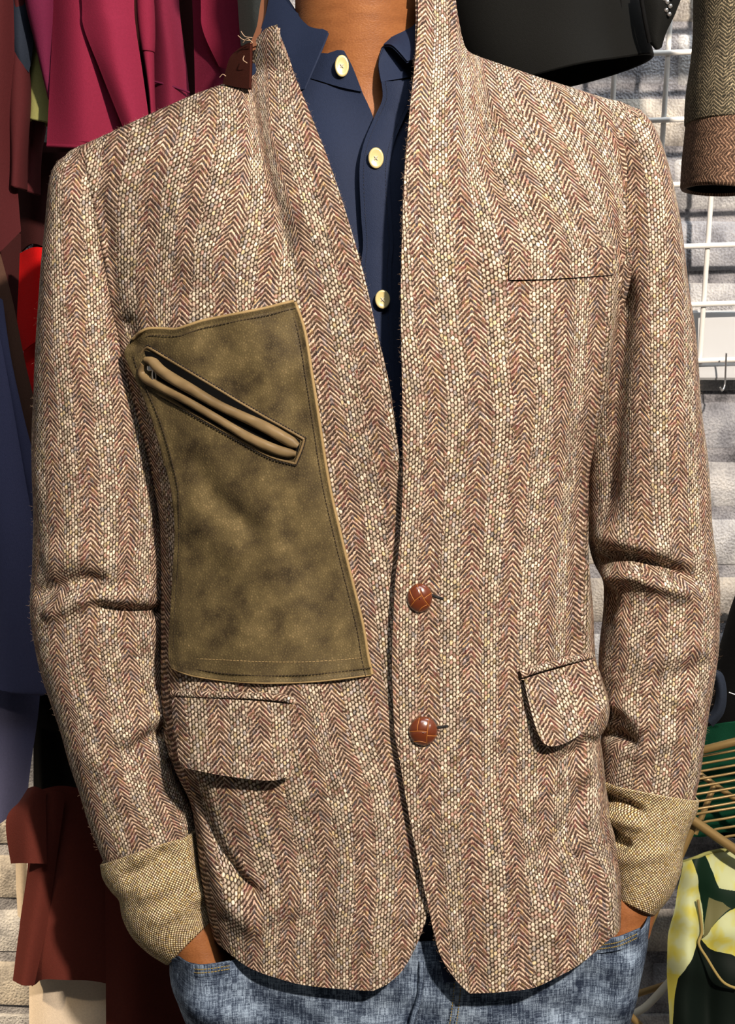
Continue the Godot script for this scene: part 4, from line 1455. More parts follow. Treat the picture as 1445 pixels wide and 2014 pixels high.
func jeans(who: Node3D) -> void:
	var jn := Node3D.new()
	jn.name = "jeans"
	who.add_child(jn, true)
	jn.set_meta("label", "faded blue denim jeans")
	var L := lut_x([[1700, 360], [1840, 345], [1885, 340], [1905, 342], [1930, 353], [1965, 366], [2014, 380], [2250, 392]], -0.115)
	var R := lut_x([[1700, 1275], [1820, 1262], [1830, 1259], [1870, 1249], [1900, 1241], [1950, 1232], [2014, 1224], [2250, 1214]], -0.115)
	var hx0 := W(398, 1893, -0.08).x
	var hx1 := W(1228, 1840, -0.08).x
	var zt := func(x: float, y: float) -> float:
		var c := (L.at(y) + R.at(y)) * 0.5
		var a := (R.at(y) - L.at(y)) * 0.5
		return -0.118 + 0.106 * se((x - c) / a, 2.4) + 0.034 * exp(-pow((x - hx0) / 0.034, 2.0)) * smoothstep(0.60, 0.70, y) + 0.034 * exp(-pow((x - hx1) / 0.030, 2.0)) * smoothstep(0.60, 0.70, y)
	var on := func(px: float, py: float, off: float) -> Vector3:
		var z := -0.03
		for k in 5:
			var p := W(px, py, z)
			z = lerpf(z, zt.call(p.x, p.y) + off, 0.8)
		return W(px, py, z)
	# front: top edge runs along the pocket mouths
	var top := [[340, 1886], [390, 1899], [450, 1894], [480, 1884], [600, 1860], [900, 1850], [1120, 1856], [1165, 1850], [1215, 1842], [1260, 1828]]
	var nu := 120
	var nv := 60
	var P := PackedVector3Array()
	var T := PackedVector2Array()
	for jj in nv:
		var t := float(jj) / (nv - 1)
		for i in nu:
			var f := PI * i / (nu - 1)
			var u := 0.5 - 0.5 * cos(f)
			var py0 := curve(top, lerpf(340, 1260, u))
			var y0: float = (on.call(clampf(lerpf(340, 1260, u), 343, 1256), py0, 0.0) as Vector3).y
			var y := lerpf(y0, 0.54, t)
			var x := lerpf(L.at(y), R.at(y), u)
			var z: float = zt.call(x, y)
			z += 0.002 * sin(x * 50.0 + y * 90.0) * sin(y * 60.0 + 1.0) - 0.012 * exp(-pow((x - 0.045) / 0.05, 2.0)) * smoothstep(0.74, 0.62, y)
			P.append(Vector3(x, y, z))
			T.append(Vector2(x, -y) * 5.0)
	var b := MB.new()
	b.sheet(P, T, nu, nv, 0.0018)
	# seat, and the waist hidden under the jacket
	P = PackedVector3Array()
	T = PackedVector2Array()
	for jj in 30:
		var y := lerpf(0.86, 0.54, jj / 29.0)
		for i in 60:
			var f := PI * i / 59
			var u := 0.5 + 0.5 * cos(f)
			P.append(Vector3(lerpf(L.at(y) + 0.004, R.at(y) - 0.004, u), y, -0.118 - 0.100 * pow(sin(f), 0.83)))
			T.append(Vector2(-P[-1].x, -y) * 5.0)
	b.sheet(P, T, 60, 30, 0.0018)
	for sx in [-0.088, 0.098]:
		P = PackedVector3Array()
		T = PackedVector2Array()
		for jj in 24:
			var t := jj / 23.0
			var y := lerpf(0.58, 0.07, t)
			var r := lerpf(0.090, 0.066, smoothstep(0.0, 1.0, t))
			for i in 41:
				var f := -TAU * i / 40 + PI
				P.append(Vector3(sx * (1.0 + 0.1 * t) + cos(f) * r, y, -0.115 + sin(f) * r * 1.02))
				T.append(Vector2(-f * r, -y) * 5.0)
		b.grid(P, b.normals(P, 41, 24, true), T, 41, 24)
	put("denim", b.mesh(M.denim, true), jn)
	# pocket bands and stitching
	for band in [[[338, 1882, 390, 1897, 452, 1890], [345, 1912, 392, 1920, 452, 1912], [1, 2]], [[1170, 1850, 1214, 1843, 1261, 1825], [1170, 1874, 1214, 1868, 1254, 1852], [1, 2]]]:
		var rows := []
		for k in 3:
			var r := []
			for i in 3:
				var px := lerpf(band[0][i * 2], band[1][i * 2], k / 2.0)
				var py := lerpf(band[0][i * 2 + 1], band[1][i * 2 + 1], k / 2.0)
				var w: Vector3 = on.call(clampf(px, 345, 1254), py, 0.0018)
				r.append_array([px, py, w.z])
			rows.append(r)
		put("pocket_band", cloth(rows, 14, 5, 0.0026, M.denim, 5.0), jn)
		b = MB.new()
		for k in [0.42, 0.72]:
			var l := PackedVector3Array()
			for i in 3:
				var px := lerpf(band[0][i * 2], band[1][i * 2], k)
				var py := lerpf(band[0][i * 2 + 1], band[1][i * 2 + 1], k)
				l.append(on.call(clampf(px, 346, 1253), py, 0.0036))
			var q := spline(l, 22)
			for i in range(0, q.size() - 1, 2):
				b.tube(PackedVector3Array([q[i], q[i].lerp(q[i + 1], 1.4)]), 0.0005, 5)
		var o := put("pocket_stitching", b.mesh(M.thread_yellow), jn)
		o.set_meta("kind", "stuff")
	# fly: raised seam and twin stitch line
	b = MB.new()
	var l := PackedVector3Array()
	for q in resample([828, 1890, 828, 1930, 824, 1965, 815, 1995, 806, 2030, 790, 2090], 24):
		l.append(on.call(q.x, q.y, 0.001))
	b.tube(l, 0.0028, 8)
	for i in b.t.size(): b.t[i] *= 5.0
	put("fly_seam", b.mesh(M.denim, true), jn)
	b = MB.new()
	for dx in [0, 13]:
		var q := resample([896 + dx, 1890, 892 + dx, 1950, 884 + dx, 2014, 870 + dx, 2060], 61)
		for i in range(0, 60, 2):
			b.tube(PackedVector3Array([on.call(q[i].x, q[i].y, 0.0014), on.call(q[i + 1].x, q[i + 1].y, 0.0014)]), 0.0005, 5)
	var o := put("fly_stitching", b.mesh(M.thread_yellow), jn)
	o.set_meta("kind", "stuff")

# ---------------------------------------------------------------- body: tapered bones joined by a smooth minimum, meshed as surface nets
func field(bones: Array, lo: Vector3, dims: Vector3i, h: float) -> PackedFloat32Array:
	var f := PackedFloat32Array()
	f.resize(dims.x * dims.y * dims.z)
	f.fill(0.2)
	for bo in bones:
		var a: Vector3 = bo[0]
		var c: Vector3 = bo[1]
		var ra: float = bo[2]
		var rc: float = bo[3]
		var k: float = bo[4]
		var sc: Vector3 = bo[5] if bo.size() > 5 else Vector3.ONE
		var reach := maxf(ra, rc) + k + 2.0 * h
		var mn := (a.min(c) - Vector3.ONE * reach / minf(sc.x, minf(sc.y, sc.z)) - lo) / h
		var mx := (a.max(c) + Vector3.ONE * reach / minf(sc.x, minf(sc.y, sc.z)) - lo) / h
		var ac := (c - a) * sc
		var l2 := maxf(ac.length_squared(), 1e-9)
		for z in range(maxi(0, int(mn.z)), mini(dims.z, int(mx.z) + 1)):
			for y in range(maxi(0, int(mn.y)), mini(dims.y, int(mx.y) + 1)):
				var o := (z * dims.y + y) * dims.x
				for x in range(maxi(0, int(mn.x)), mini(dims.x, int(mx.x) + 1)):
					var p := (lo + Vector3(x, y, z) * h - a) * sc
					var t := clampf(p.dot(ac) / l2, 0.0, 1.0)
					var d := (p - ac * t).length() - lerpf(ra, rc, t)
					var g := f[o + x]
					var m := maxf(k - absf(d - g), 0.0) / k
					f[o + x] = minf(d, g) - m * m * k * 0.25
	return f

func nets(b: MB, bones: Array, lo: Vector3, hi: Vector3, h: float) -> void:
	var dims := Vector3i((hi - lo) / h) + Vector3i.ONE
	var f := field(bones, lo, dims, h)
	var id := {}
	var sx := 1
	var sy := dims.x
	var sz := dims.x * dims.y
	var corner := [0, sx, sy, sx + sy, sz, sz + sx, sz + sy, sz + sx + sy]
	var edges := [[0, 1], [2, 3], [4, 5], [6, 7], [0, 2], [1, 3], [4, 6], [5, 7], [0, 4], [1, 5], [2, 6], [3, 7]]
	for z in dims.z - 1:
		for y in dims.y - 1:
			var o := (z * dims.y + y) * dims.x
			for x in dims.x - 1:
				var at := o + x
				var neg := f[at] < 0.0
				if (f[at + 1] < 0.0) == neg and (f[at + sy] < 0.0) == neg and (f[at + sy + 1] < 0.0) == neg and (f[at + sz] < 0.0) == neg and (f[at + sz + 1] < 0.0) == neg and (f[at + sz + sy] < 0.0) == neg and (f[at + sz + sy + 1] < 0.0) == neg:
					continue
				var sum := Vector3.ZERO
				var n := 0
				for e in edges:
					var p: float = f[at + corner[e[0]]]
					var q: float = f[at + corner[e[1]]]
					if (p < 0.0) != (q < 0.0):
						var t := p / (p - q)
						var ca := Vector3(e[0] & 1, (e[0] >> 1) & 1, e[0] >> 2)
						var cb := Vector3(e[1] & 1, (e[1] >> 1) & 1, e[1] >> 2)
						sum += ca.lerp(cb, t)
						n += 1
				var g := Vector3(f[at + 1] + f[at + 1 + sy] + f[at + 1 + sz] + f[at + 1 + sy + sz] - f[at] - f[at + sy] - f[at + sz] - f[at + sy + sz],
					f[at + sy] + f[at + sy + 1] + f[at + sy + sz] + f[at + sy + sz + 1] - f[at] - f[at + 1] - f[at + sz] - f[at + sz + 1],
					f[at + sz] + f[at + sz + 1] + f[at + sz + sy] + f[at + sz + sy + 1] - f[at] - f[at + 1] - f[at + sy] - f[at + sy + 1])
				id[at] = b.v.size()
				b.v.append(lo + (Vector3(x, y, z) + sum / n) * h)
				b.n.append(g.normalized())
				b.t.append(Vector2(b.v[-1].x, b.v[-1].y))
	var start := b.ix.size()
	for at in id:
		for e in [[1, sy, sz], [sy, sz, 1], [sz, 1, sy]]:
			var nb: int = at + e[0]
			if nb < f.size() and (f[at] < 0.0) != (f[nb] < 0.0):
				var q := [at, at - e[1], at - e[1] - e[2], at - e[2]]
				if id.has(q[1]) and id.has(q[2]) and id.has(q[3]):
					b.ix.append_array(PackedInt32Array([id[q[0]], id[q[1]], id[q[2]], id[q[0]], id[q[2]], id[q[3]]]))
	b.fix(start)

func body(who: Node3D) -> void:
	var b := MB.new()
	var nb := W(706, 250, -0.135)     # base of the neck
	var hd := nb + Vector3(0.0, 0.22, 0.015)
	var sl := W(235, 425, -0.128)
	var sr := W(1185, 385, -0.128)
	var el := W(195, 1150, -0.135)
	var er := W(1300, 1120, -0.135)
	var wl := W(332, 1700, -0.090)
	var wr := W(1262, 1655, -0.092)
	var hl := W(400, 1893, -0.078)
	var hr := W(1218, 1838, -0.078)
	var flat := Vector3(0.78, 1, 1.35)
	var torso := [
		[W(706, 420, -0.135), W(745, 620, -0.13), 0.115, 0.12, 0.05, Vector3(0.80, 1, 1.35)],
		[W(745, 620, -0.13), W(770, 1100, -0.128), 0.115, 0.105, 0.05, Vector3(0.82, 1, 1.35)],
		[W(770, 1100, -0.128), W(795, 1800, -0.128), 0.105, 0.115, 0.05, Vector3(0.80, 1, 1.35)],
		[nb + Vector3(0, -0.05, 0.0), sl + Vector3(0.03, 0, 0), 0.045, 0.036, 0.03], [nb + Vector3(0, -0.05, 0.0), sr - Vector3(0.03, 0, 0), 0.045, 0.036, 0.03],
		[nb + Vector3(0, -0.05, -0.006), hd + Vector3(0, -0.10, 0.0), 0.061, 0.057, 0.03],
		[nb + Vector3(-0.045, -0.075, 0.020), nb + Vector3(0.055, -0.075, 0.020), 0.034, 0.034, 0.04],
		[sl, el, 0.038, 0.034, 0.03], [sr, er, 0.038, 0.034, 0.03],
		[el, wl, 0.036, 0.028, 0.02], [er, wr, 0.036, 0.028, 0.02],
	]
	for s in [-1.0, 1.0]:
		var hip := Vector3(0.012 + s * 0.084, 0.74, -0.12)
		var knee := Vector3(0.008 + s * 0.092, 0.47, -0.115)
		var ank := Vector3(0.008 + s * 0.098, 0.09, -0.125)
		torso.append_array([[hip, knee, 0.076, 0.052, 0.04], [knee, ank, 0.054, 0.036, 0.03], [ank + Vector3(0, -0.045, -0.03), ank + Vector3(s * 0.02, -0.058, 0.13), 0.038, 0.028, 0.03]])
	nets(b, torso, Vector3(-0.36, -0.01, -0.29), Vector3(0.36, nb.y + 0.105, 0.06), 0.010)
	# head, mostly above the picture, with its face turned to the camera
	var hc := hd + Vector3(0, 0.045, 0.0)
	var head := [
		[hc + Vector3(0, 0.025, -0.025), hc + Vector3(0, 0.03, 0.0), 0.088, 0.085, 0.03, Vector3(1.12, 1, 1)], [hc + Vector3(0, -0.06, 0.03), hc + Vector3(0, -0.085, 0.045), 0.052, 0.036, 0.03],
		[hc + Vector3(0, 0.0, 0.085), hc + Vector3(0, -0.032, 0.102), 0.010, 0.015, 0.012], [hc + Vector3(-0.022, -0.064, 0.080), hc + Vector3(0.022, -0.064, 0.080), 0.008, 0.008, 0.008], [hc + Vector3(-0.02, -0.075, 0.078), hc + Vector3(0.02, -0.075, 0.078), 0.009, 0.009, 0.008],
		[hc + Vector3(-0.045, 0.018, 0.072), hc + Vector3(-0.018, 0.022, 0.082), 0.010, 0.010, 0.012], [hc + Vector3(0.045, 0.018, 0.072), hc + Vector3(0.018, 0.022, 0.082), 0.010, 0.010, 0.012],
		[hc + Vector3(-0.033, 0.004, 0.070), hc + Vector3(-0.030, 0.004, 0.071), 0.013, 0.013, 0.003], [hc + Vector3(0.033, 0.004, 0.070), hc + Vector3(0.030, 0.004, 0.071), 0.013, 0.013, 0.003],
		[hc + Vector3(-0.080, 0.015, -0.01), hc + Vector3(-0.080, -0.03, -0.005), 0.013, 0.008, 0.01], [hc + Vector3(0.080, 0.015, -0.01), hc + Vector3(0.080, -0.03, -0.005), 0.013, 0.008, 0.01],
		[nb + Vector3(0, 0.04, 0.0), hd + Vector3(0, -0.05, 0.0), 0.060, 0.056, 0.03]]
	nets(b, head, Vector3(-0.13, nb.y + 0.09, -0.27), Vector3(0.13, hc.y + 0.14, 0.05), 0.006)
	# hands: palm, four unequal fingers and a thumb, slipped into the trouser pockets
	for s in 2:
		var w: Vector3 = wl if s == 0 else wr
		var h: Vector3 = hl if s == 0 else hr
		var d := (h - w).normalized()
		var inn := Vector3(0.30 if s == 0 else -0.30, 0, 0.95)
		var bones := [[w - d * 0.03, w.lerp(h, 0.9), 0.030, 0.028, 0.02]]
		var k0 := h + d * 0.055
		for i in 4:
			var q := k0 + inn * (0.027 - 0.018 * i) + Vector3(0, 0.004 * absf(i - 1.5), 0)
			var len: float = [0.072, 0.080, 0.074, 0.058][i]
			bones.append([w.lerp(h, 0.7) + inn * (0.014 - 0.010 * i), q, 0.015, 0.0105, 0.014])
			var m := q + (d + Vector3(0, 0, -0.25)).normalized() * len * 0.5
			bones.append([q, m, 0.0096, 0.0088, 0.004])
			bones.append([m, m + (d + Vector3(0, 0, -0.55)).normalized() * len * 0.5, 0.0088, 0.0074, 0.004])
		var tb := h + inn * 0.014 - d * 0.005
		bones.append([tb, tb + inn * 0.004 + d * 0.034, 0.013, 0.0105, 0.012])
		bones.append([tb + inn * 0.004 + d * 0.034, tb + d * 0.062 + Vector3(0, 0, -0.012), 0.0100, 0.0085, 0.004])
		nets(b, bones, w - Vector3(0.11, 0.24, 0.06), w + Vector3(0.11, 0.06, 0.09), 0.004)
	put("body", b.mesh(M.skin), who)

# ---------------------------------------------------------------- the shop
const FLOOR_Y := 0.0
const WALL_Z := -0.60

func brick_mesh(seed: int, size: Vector3, mat: Material) -> ArrayMesh:
	var r := RandomNumberGenerator.new()
	r.seed = seed
	var b := MB.new()
	var h := size * 0.5
	# front face as an uneven 4 x 3 net with sunk rounded rim
	var nu := 6
	var nv := 5
	var P := PackedVector3Array()
	var T := PackedVector2Array()
	for j in nv:
		for i in nu:
			var u: float = [0.0, 0.03, 0.3, 0.68, 0.97, 1.0][i]
			var v: float = [0.0, 0.09, 0.5, 0.91, 1.0][j]
			var rim := i == 0 or j == 0 or i == nu - 1 or j == nv - 1
			P.append(Vector3(lerpf(-h.x, h.x, u) + r.randf_range(-0.0015, 0.0015), lerpf(h.y, -h.y, v) + r.randf_range(-0.0012, 0.0012), (-h.z if rim else h.z + r.randf_range(-0.002, 0.002))))
			T.append(Vector2(u, v))
	b.grid(P, b.normals(P, nu, nv), T, nu, nv)
	return b.mesh(mat)

func room() -> void:
	var b := MB.new()
	b.box(Vector3.ZERO, Vector3(4.4, 0.1, 4.2))
	struct("floor", b.mesh(M.concrete), Vector3(0, FLOOR_Y - 0.05, 1.0))
	b = MB.new()
	b.box(Vector3.ZERO, Vector3(4.4, 0.1, 4.2))
	struct("ceiling", b.mesh(M.plaster), Vector3(0, 2.95, 1.0))
	for s in [["wall_left", -1.75], ["wall_right", 1.75]]:
		b = MB.new()
		b.box(Vector3.ZERO, Vector3(0.1, 2.9, 4.2))
		struct(s[0], b.mesh(M.plaster), Vector3(s[1], 1.45, 1.0))
	b = MB.new()
	b.box(Vector3.ZERO, Vector3(4.4, 2.9, 0.1))
	struct("wall_front", b.mesh(M.plaster), Vector3(0, 1.45, 3.0))
	b = MB.new()
	b.box(Vector3.ZERO, Vector3(4.4, 2.9, 0.1))
	var w := struct("wall_back", b.mesh(M.mortar), Vector3(0, 1.45, WALL_Z - 0.0555))
	var meshes := []
	for k in 6:
		meshes.append(brick_mesh(k + 1, Vector3(0.2145, 0.0655, 0.011), [M.paint, M.paint_grey, M.paint_cream][k % 3]))
	var yj := W(0, 423, WALL_Z).y
	var rng := RandomNumberGenerator.new()
	rng.seed = 5
	for row in range(-14, 9):
		for c in range(-4, 5):
			var x := c * 0.225 + (0.1125 if row & 1 else 0.0) + 0.035
			var y := yj + 0.0375 + row * 0.075
			if absf(x) > 0.85:
				continue
			var at := Vector3(x, y, WALL_Z - 0.006 + rng.randf_range(-0.002, 0.002))
			var q := proj(at)
			if q.x > 260 and q.x < 1080:         # behind the wearer
				continue
			put("brick", meshes[rng.randi() % 6], w, "", at - w.position)
	# the rest of the same wall, outside the picture and behind the wearer
	b = MB.new()
	for row in range(-19, 19):
		for c in range(-9, 10):
			var x := c * 0.225 + (0.1125 if row & 1 else 0.0) + 0.035
			var y := yj + 0.0375 + row * 0.075
			var at := Vector3(x, y, WALL_Z - 0.006)
			var q := proj(at)
			if absf(x) > 1.6 or y < 0.06 or y > 2.86:
				continue
			if row >= -14 and row < 9 and absf(x) <= 0.85 and not (q.x > 260 and q.x < 1080):
				continue
			b.box(at - w.position, Vector3(0.2145, 0.0655, 0.011), 0.002)
	var rest := put("brick", b.mesh(M.paint), w)
	rest.set_meta("kind", "stuff")

func rod(called: String, pts: Array, r: float, mat: Material, parent: Node, sides := 10, per := 6, label := "") -> void:
	var b := MB.new()
	b.tube(spline(wp(pts), per), r, sides)
	put(called, b.mesh(mat), parent, label)

func grid_panel() -> void:
	var g := thing("wire_grid_panel", "white wire grid display panel against the painted brick wall", "display grid")
	for x in [[1112, 1076], [1216, 1175], [1320, 1274], [1425, 1375], [1530, 1476]]:
		rod("vertical_wire", [x[0] + 14, -220, -0.485, x[0], 0, -0.505, x[1], 716, -0.560], 0.0032, M.white_wire, g)
	for y in [-160, -30, 103, 235, 363, 485, 600, 711]:
		var z := lerpf(-0.499, -0.5535, (y + 40) / 750.0)
		rod("horizontal_wire", [1060, y + 8, z, 1300, y + 1, z, 1600, y - 9, z], 0.0033, M.white_wire, g)
	var t := thing("white_tray", "white plastic tray hung low behind the wire grid", "tray")
	var b := MB.new()
	b.box(W(1440, 660, -0.580), Vector3(0.12, 0.062, 0.012), 0.003)
	put("back_plate", b.mesh(M.white_board), t)
	b = MB.new()
	b.box(W(1440, 730, -0.574), Vector3(0.12, 0.021, 0.022), 0.003)
	put("lip", b.mesh(M.white_board), t)
	b = MB.new()
	b.tube(spline(wp([1428, 695, -0.53, 1427, 715, -0.535, 1425, 755, -0.54, 1420, 768, -0.535, 1416, 762, -0.53]), 5), 0.0012, 6)
	tag(put("hook", b.mesh(M.metal), self), "thin steel hook hanging under the white tray", "hook")

func sheet_part(called: String, parent: Node, rows: Array, mat: Material, label := "", wave := 0.003, th := 0.003, seed := 1, pu := 10, pv := 8) -> void:
	put(called, cloth(rows, pu, pv, th, mat, 1.0, wave, seed), parent, label)

func tube_part(called: String, parent: Node, pairs: Array, mat: Material, label := "", lining: Material = null, scale := 1.0, seed := 0.0) -> void:
	var g := pair_tube(pairs, 49, 10)
	var P: PackedVector3Array = g[0]
	var N := MB.new().normals(P, g[1], g[2], true)
	for k in P.size():
		P[k] += N[k] * (0.002 * sin(P[k].x * 70.0 + seed + P[k].y * 14.0) + 0.0018 * sin(P[k].y * 40.0 + P[k].x * 30.0 + seed))
	put(called, sleeve_mesh(P, ring_uv(P, g[1], g[2], scale), g[1], g[2], mat, lining if lining else M.lining, 0.003, 12), parent, label)

func line_part(called: String, parent: Node, pts: Array, r: float, mat: Material) -> void:
	rod(called, pts, r, mat, parent, 6, 8)

func garments_left() -> void:
	# the rail they hang on runs above the picture
	var b := MB.new()
	var ry := W(0, -175, -0.32).y
	b.tube(PackedVector3Array([Vector3(-1.70, ry, -0.36), Vector3(-0.06, ry, -0.36)]), 0.014, 14)
	tag(put("clothes_rail", b.mesh(M.metal), self), "steel clothes rail above the magenta shirts", "rail")
	var g := thing("magenta_shirt", "bright magenta shirt hanging at top left with stitched hem", "shirt", Vector3.ZERO, "shirts on the left rail")
	sheet_part("back_layer", g, [[112, -180, -0.345, 170, -180, -0.325, 240, -180, -0.33], [108, 0, -0.345, 160, 0, -0.318, 240, 0, -0.332], [100, 170, -0.34, 170, 170, -0.308, 255, 170, -0.33], [95, 288, -0.335, 170, 290, -0.306, 270, 290, -0.325]], M.magenta, "", 0.002, 0.004, 2)
	sheet_part("front_layer", g, [[150, -180, -0.315, 200, -180, -0.300, 262, -180, -0.315], [163, 0, -0.308, 205, 0, -0.293, 262, 0, -0.308], [166, 52, -0.306, 215, 52, -0.290, 266, 60, -0.305], [196, 130, -0.300, 232, 140, -0.287, 278, 140, -0.303], [245, 252, -0.296, 270, 262, -0.287, 296, 270, -0.300]], M.magenta, "", 0.0012, 0.003, 5)
	line_part("hem_fold", g, [94, 286, -0.331, 170, 289, -0.301, 262, 290, -0.318], 0.0022, M.magenta)
	line_part("hem_fold", g, [95, 275, -0.333, 170, 278, -0.303, 262, 280, -0.320], 0.0011, M.magenta)
	tube_part("sleeve", g, [[268, -180, 296, -180, -0.325, 0.010], [272, 10, 298, 10, -0.322, 0.011], [279, 98, 300, 98, -0.320, 0.011], [281, 100, 299, 100, -0.320, 0.010], [288, 200, 308, 200, -0.317, 0.011], [294, 300, 316, 300, -0.315, 0.011]], M.magenta, "narrow rolled strap of magenta cloth")
	g = thing("plum_shirt", "deep plum shirt hanging just right of the brightest magenta one", "shirt", Vector3.ZERO, "shirts on the left rail")
	sheet_part("front", g, [[285, -180, -0.36, 320, -180, -0.345, 350, -180, -0.36], [292, 0, -0.36, 320, 0, -0.342, 350, 0, -0.36], [300, 120, -0.355, 335, 130, -0.338, 366, 140, -0.36], [305, 290, -0.35, 340, 290, -0.335, 380, 290, -0.36]], M.dark_magenta, "", 0.002, 0.003, 9)
	line_part("seam", g, [302, 160, -0.345, 340, 170, -0.334, 372, 182, -0.345], 0.0012, M.plum)
	g = thing("dark_plum_coat", "nearly black plum garment in the gap between the plum shirts", "shirt", Vector3.ZERO, "shirts on the left rail")
	sheet_part("front", g, [[230, -180, -0.40, 340, -180, -0.40, 420, -180, -0.40], [230, 0, -0.40, 340, 0, -0.395, 430, 0, -0.40], [240, 280, -0.40, 350, 280, -0.39, 450, 280, -0.40]], M.oxblood, "", 0.004, 0.003, 4)
	g = thing("purple_shirt", "purple magenta shirt with folded lapel beside the jacket collar", "shirt", Vector3.ZERO, "shirts on the left rail")
	sheet_part("front", g, [[372, -180, -0.335, 420, -180, -0.318, 490, -180, -0.335], [380, 0, -0.335, 425, 0, -0.316, 485, 0, -0.335], [384, 120, -0.33, 430, 125, -0.312, 482, 130, -0.33], [386, 240, -0.33, 430, 240, -0.31, 480, 240, -0.33]], M.dark_magenta, "", 0.002, 0.003, 6)
	sheet_part("lapel", g, [[392, -180, -0.305, 430, -180, -0.295, 480, -180, -0.305], [396, 0, -0.304, 436, 0, -0.294, 478, 0, -0.305], [400, 60, -0.302, 440, 70, -0.293, 476, 90, -0.303], [432, 130, -0.300, 456, 140, -0.294, 478, 150, -0.302]], M.magenta, "", 0.001, 0.003, 7)
	g = thing("grey_coat", "grey garment glimpsed between the purple shirt and the raised lapel", "coat")
	sheet_part("front", g, [[462, -180, -0.30, 500, -180, -0.29, 560, -180, -0.30], [470, 0, -0.29, 500, 0, -0.28, 560, 0, -0.30], [476, 90, -0.285, 510, 95, -0.275, 560, 95, -0.29]], M.grey, "", 0.002, 0.004, 3)
	g = thing("plum_sleeve_shirt", "dark plum shirt sleeve hanging left of the bright magenta shirt", "shirt", Vector3.ZERO, "shirts on the left rail")
	tube_part("sleeve", g, [[44, -190, 108, -180, -0.360, 0.025], [48, -60, 108, -60, -0.360, 0.025], [56, 20, 108, 20, -0.360, 0.025], [66, 80, 107, 70, -0.358, 0.02], [78, 140, 106, 125, -0.356, 0.015], [93, 196, 108, 186, -0.354, 0.008]], M.plum, "", null, 1.0, 2.0)
	g = thing("olive_shirt", "olive green shirt sleeve with an open end, left of the magenta shirt", "shirt")
	tube_part("sleeve", g, [[62, -180, 112, -180, -0.410, 0.02], [60, 60, 112, 60, -0.410, 0.022], [55, 140, 112, 140, -0.408, 0.024], [49, 234, 112, 246, -0.405, 0.030]], M.olive, "", M.olive, 1.0, 4.0)
	g = thing("slate_scarf", "dark slate garment at the top left corner", "coat")
	sheet_part("front", g, [[14, -180, -0.37, 40, -180, -0.36, 76, -180, -0.37], [18, 0, -0.37, 38, 0, -0.358, 66, 0, -0.37], [22, 90, -0.37, 38, 90, -0.356, 60, 96, -0.365], [24, 104, -0.37, 40, 125, -0.36, 54, 142, -0.366]], M.slate, "", 0.004, 0.003, 3)
	g = thing("maroon_coat", "dark maroon coat hanging at the far left edge above the navy coat", "coat", Vector3.ZERO, "maroon garments at the left edge")
	sheet_part("front", g, [[-60, -180, -0.36, -10, -180, -0.345, 22, -180, -0.36], [-60, 60, -0.36, -10, 60, -0.34, 26, 60, -0.36], [-60, 300, -0.355, -14, 300, -0.338, 28, 300, -0.355], [-60, 520, -0.35, -14, 505, -0.335, 40, 455, -0.35]], M.maroon, "", 0.003, 0.003, 8)
	tube_part("sleeve", g, [[20, -180, 60, -180, -0.375, 0.018], [24, 120, 62, 120, -0.375, 0.018], [26, 260, 52, 260, -0.365, 0.018], [25, 366, 50, 372, -0.36, 0.024]], M.maroon, "", null, 1.0, 1.0)
	g = thing("brown_maroon_coat", "brownish maroon coat sleeve with a dark open end beside the shoulder", "coat", Vector3.ZERO, "maroon garments at the left edge")
	tube_part("sleeve", g, [[48, -180, 90, -180, -0.435, 0.02], [50, 200, 88, 200, -0.435, 0.02], [52, 300, 80, 300, -0.430, 0.02], [50, 372, 74, 382, -0.425, 0.026]], M.maroon, "", null, 1.0, 6.0)
	sheet_part("front", g, [[36, 300, -0.465, 80, 300, -0.455, 140, 300, -0.465], [36, 420, -0.465, 76, 430, -0.455, 140, 430, -0.465], [40, 496, -0.465, 72, 480, -0.455, 140, 520, -0.465]], M.oxblood, "", 0.004, 0.003, 5)
	sheet_part("skirt", g, [[-40, 440, -0.435, 0, 450, -0.425, 40, 460, -0.435], [-40, 560, -0.435, 2, 560, -0.420, 38, 560, -0.435], [-40, 700, -0.425, 2, 690, -0.415, 36, 640, -0.435]], M.oxblood, "", 0.004, 0.003, 2)
	g = thing("red_shirt", "bright red shirt showing between the maroon coats and the tweed sleeve", "shirt")
	sheet_part("front", g, [[40, 498, -0.38, 74, 486, -0.365, 130, 500, -0.38], [38, 560, -0.38, 80, 560, -0.362, 130, 560, -0.38], [36, 640, -0.378, 80, 640, -0.36, 130, 640, -0.378], [46, 692, -0.376, 80, 668, -0.36, 130, 660, -0.376]], M.red, "", 0.002, 0.003, 3)
	sheet_part("tail", g, [[46, 660, -0.392, 80, 660, -0.385, 130, 660, -0.39], [50, 720, -0.39, 84, 720, -0.38, 130, 720, -0.39], [60, 900, -0.385, 90, 900, -0.378, 130, 900, -0.385]], M.red, "", 0.002, 0.003, 6)
	g = thing("taupe_coat", "brown taupe coat edge slanting down left of the tweed sleeve", "coat")
	sheet_part("front", g, [[-60, 480, -0.35, -30, 490, -0.34, 0, 500, -0.345], [-40, 600, -0.35, -8, 600, -0.337, 26, 600, -0.345], [-30, 740, -0.345, 10, 740, -0.333, 56, 740, -0.34], [-10, 900, -0.34, 36, 900, -0.33, 100, 900, -0.335]], M.taupe, "", 0.002, 0.004, 2)
	g = thing("navy_coat", "slate navy coat with long folds hanging at the left edge", "coat")
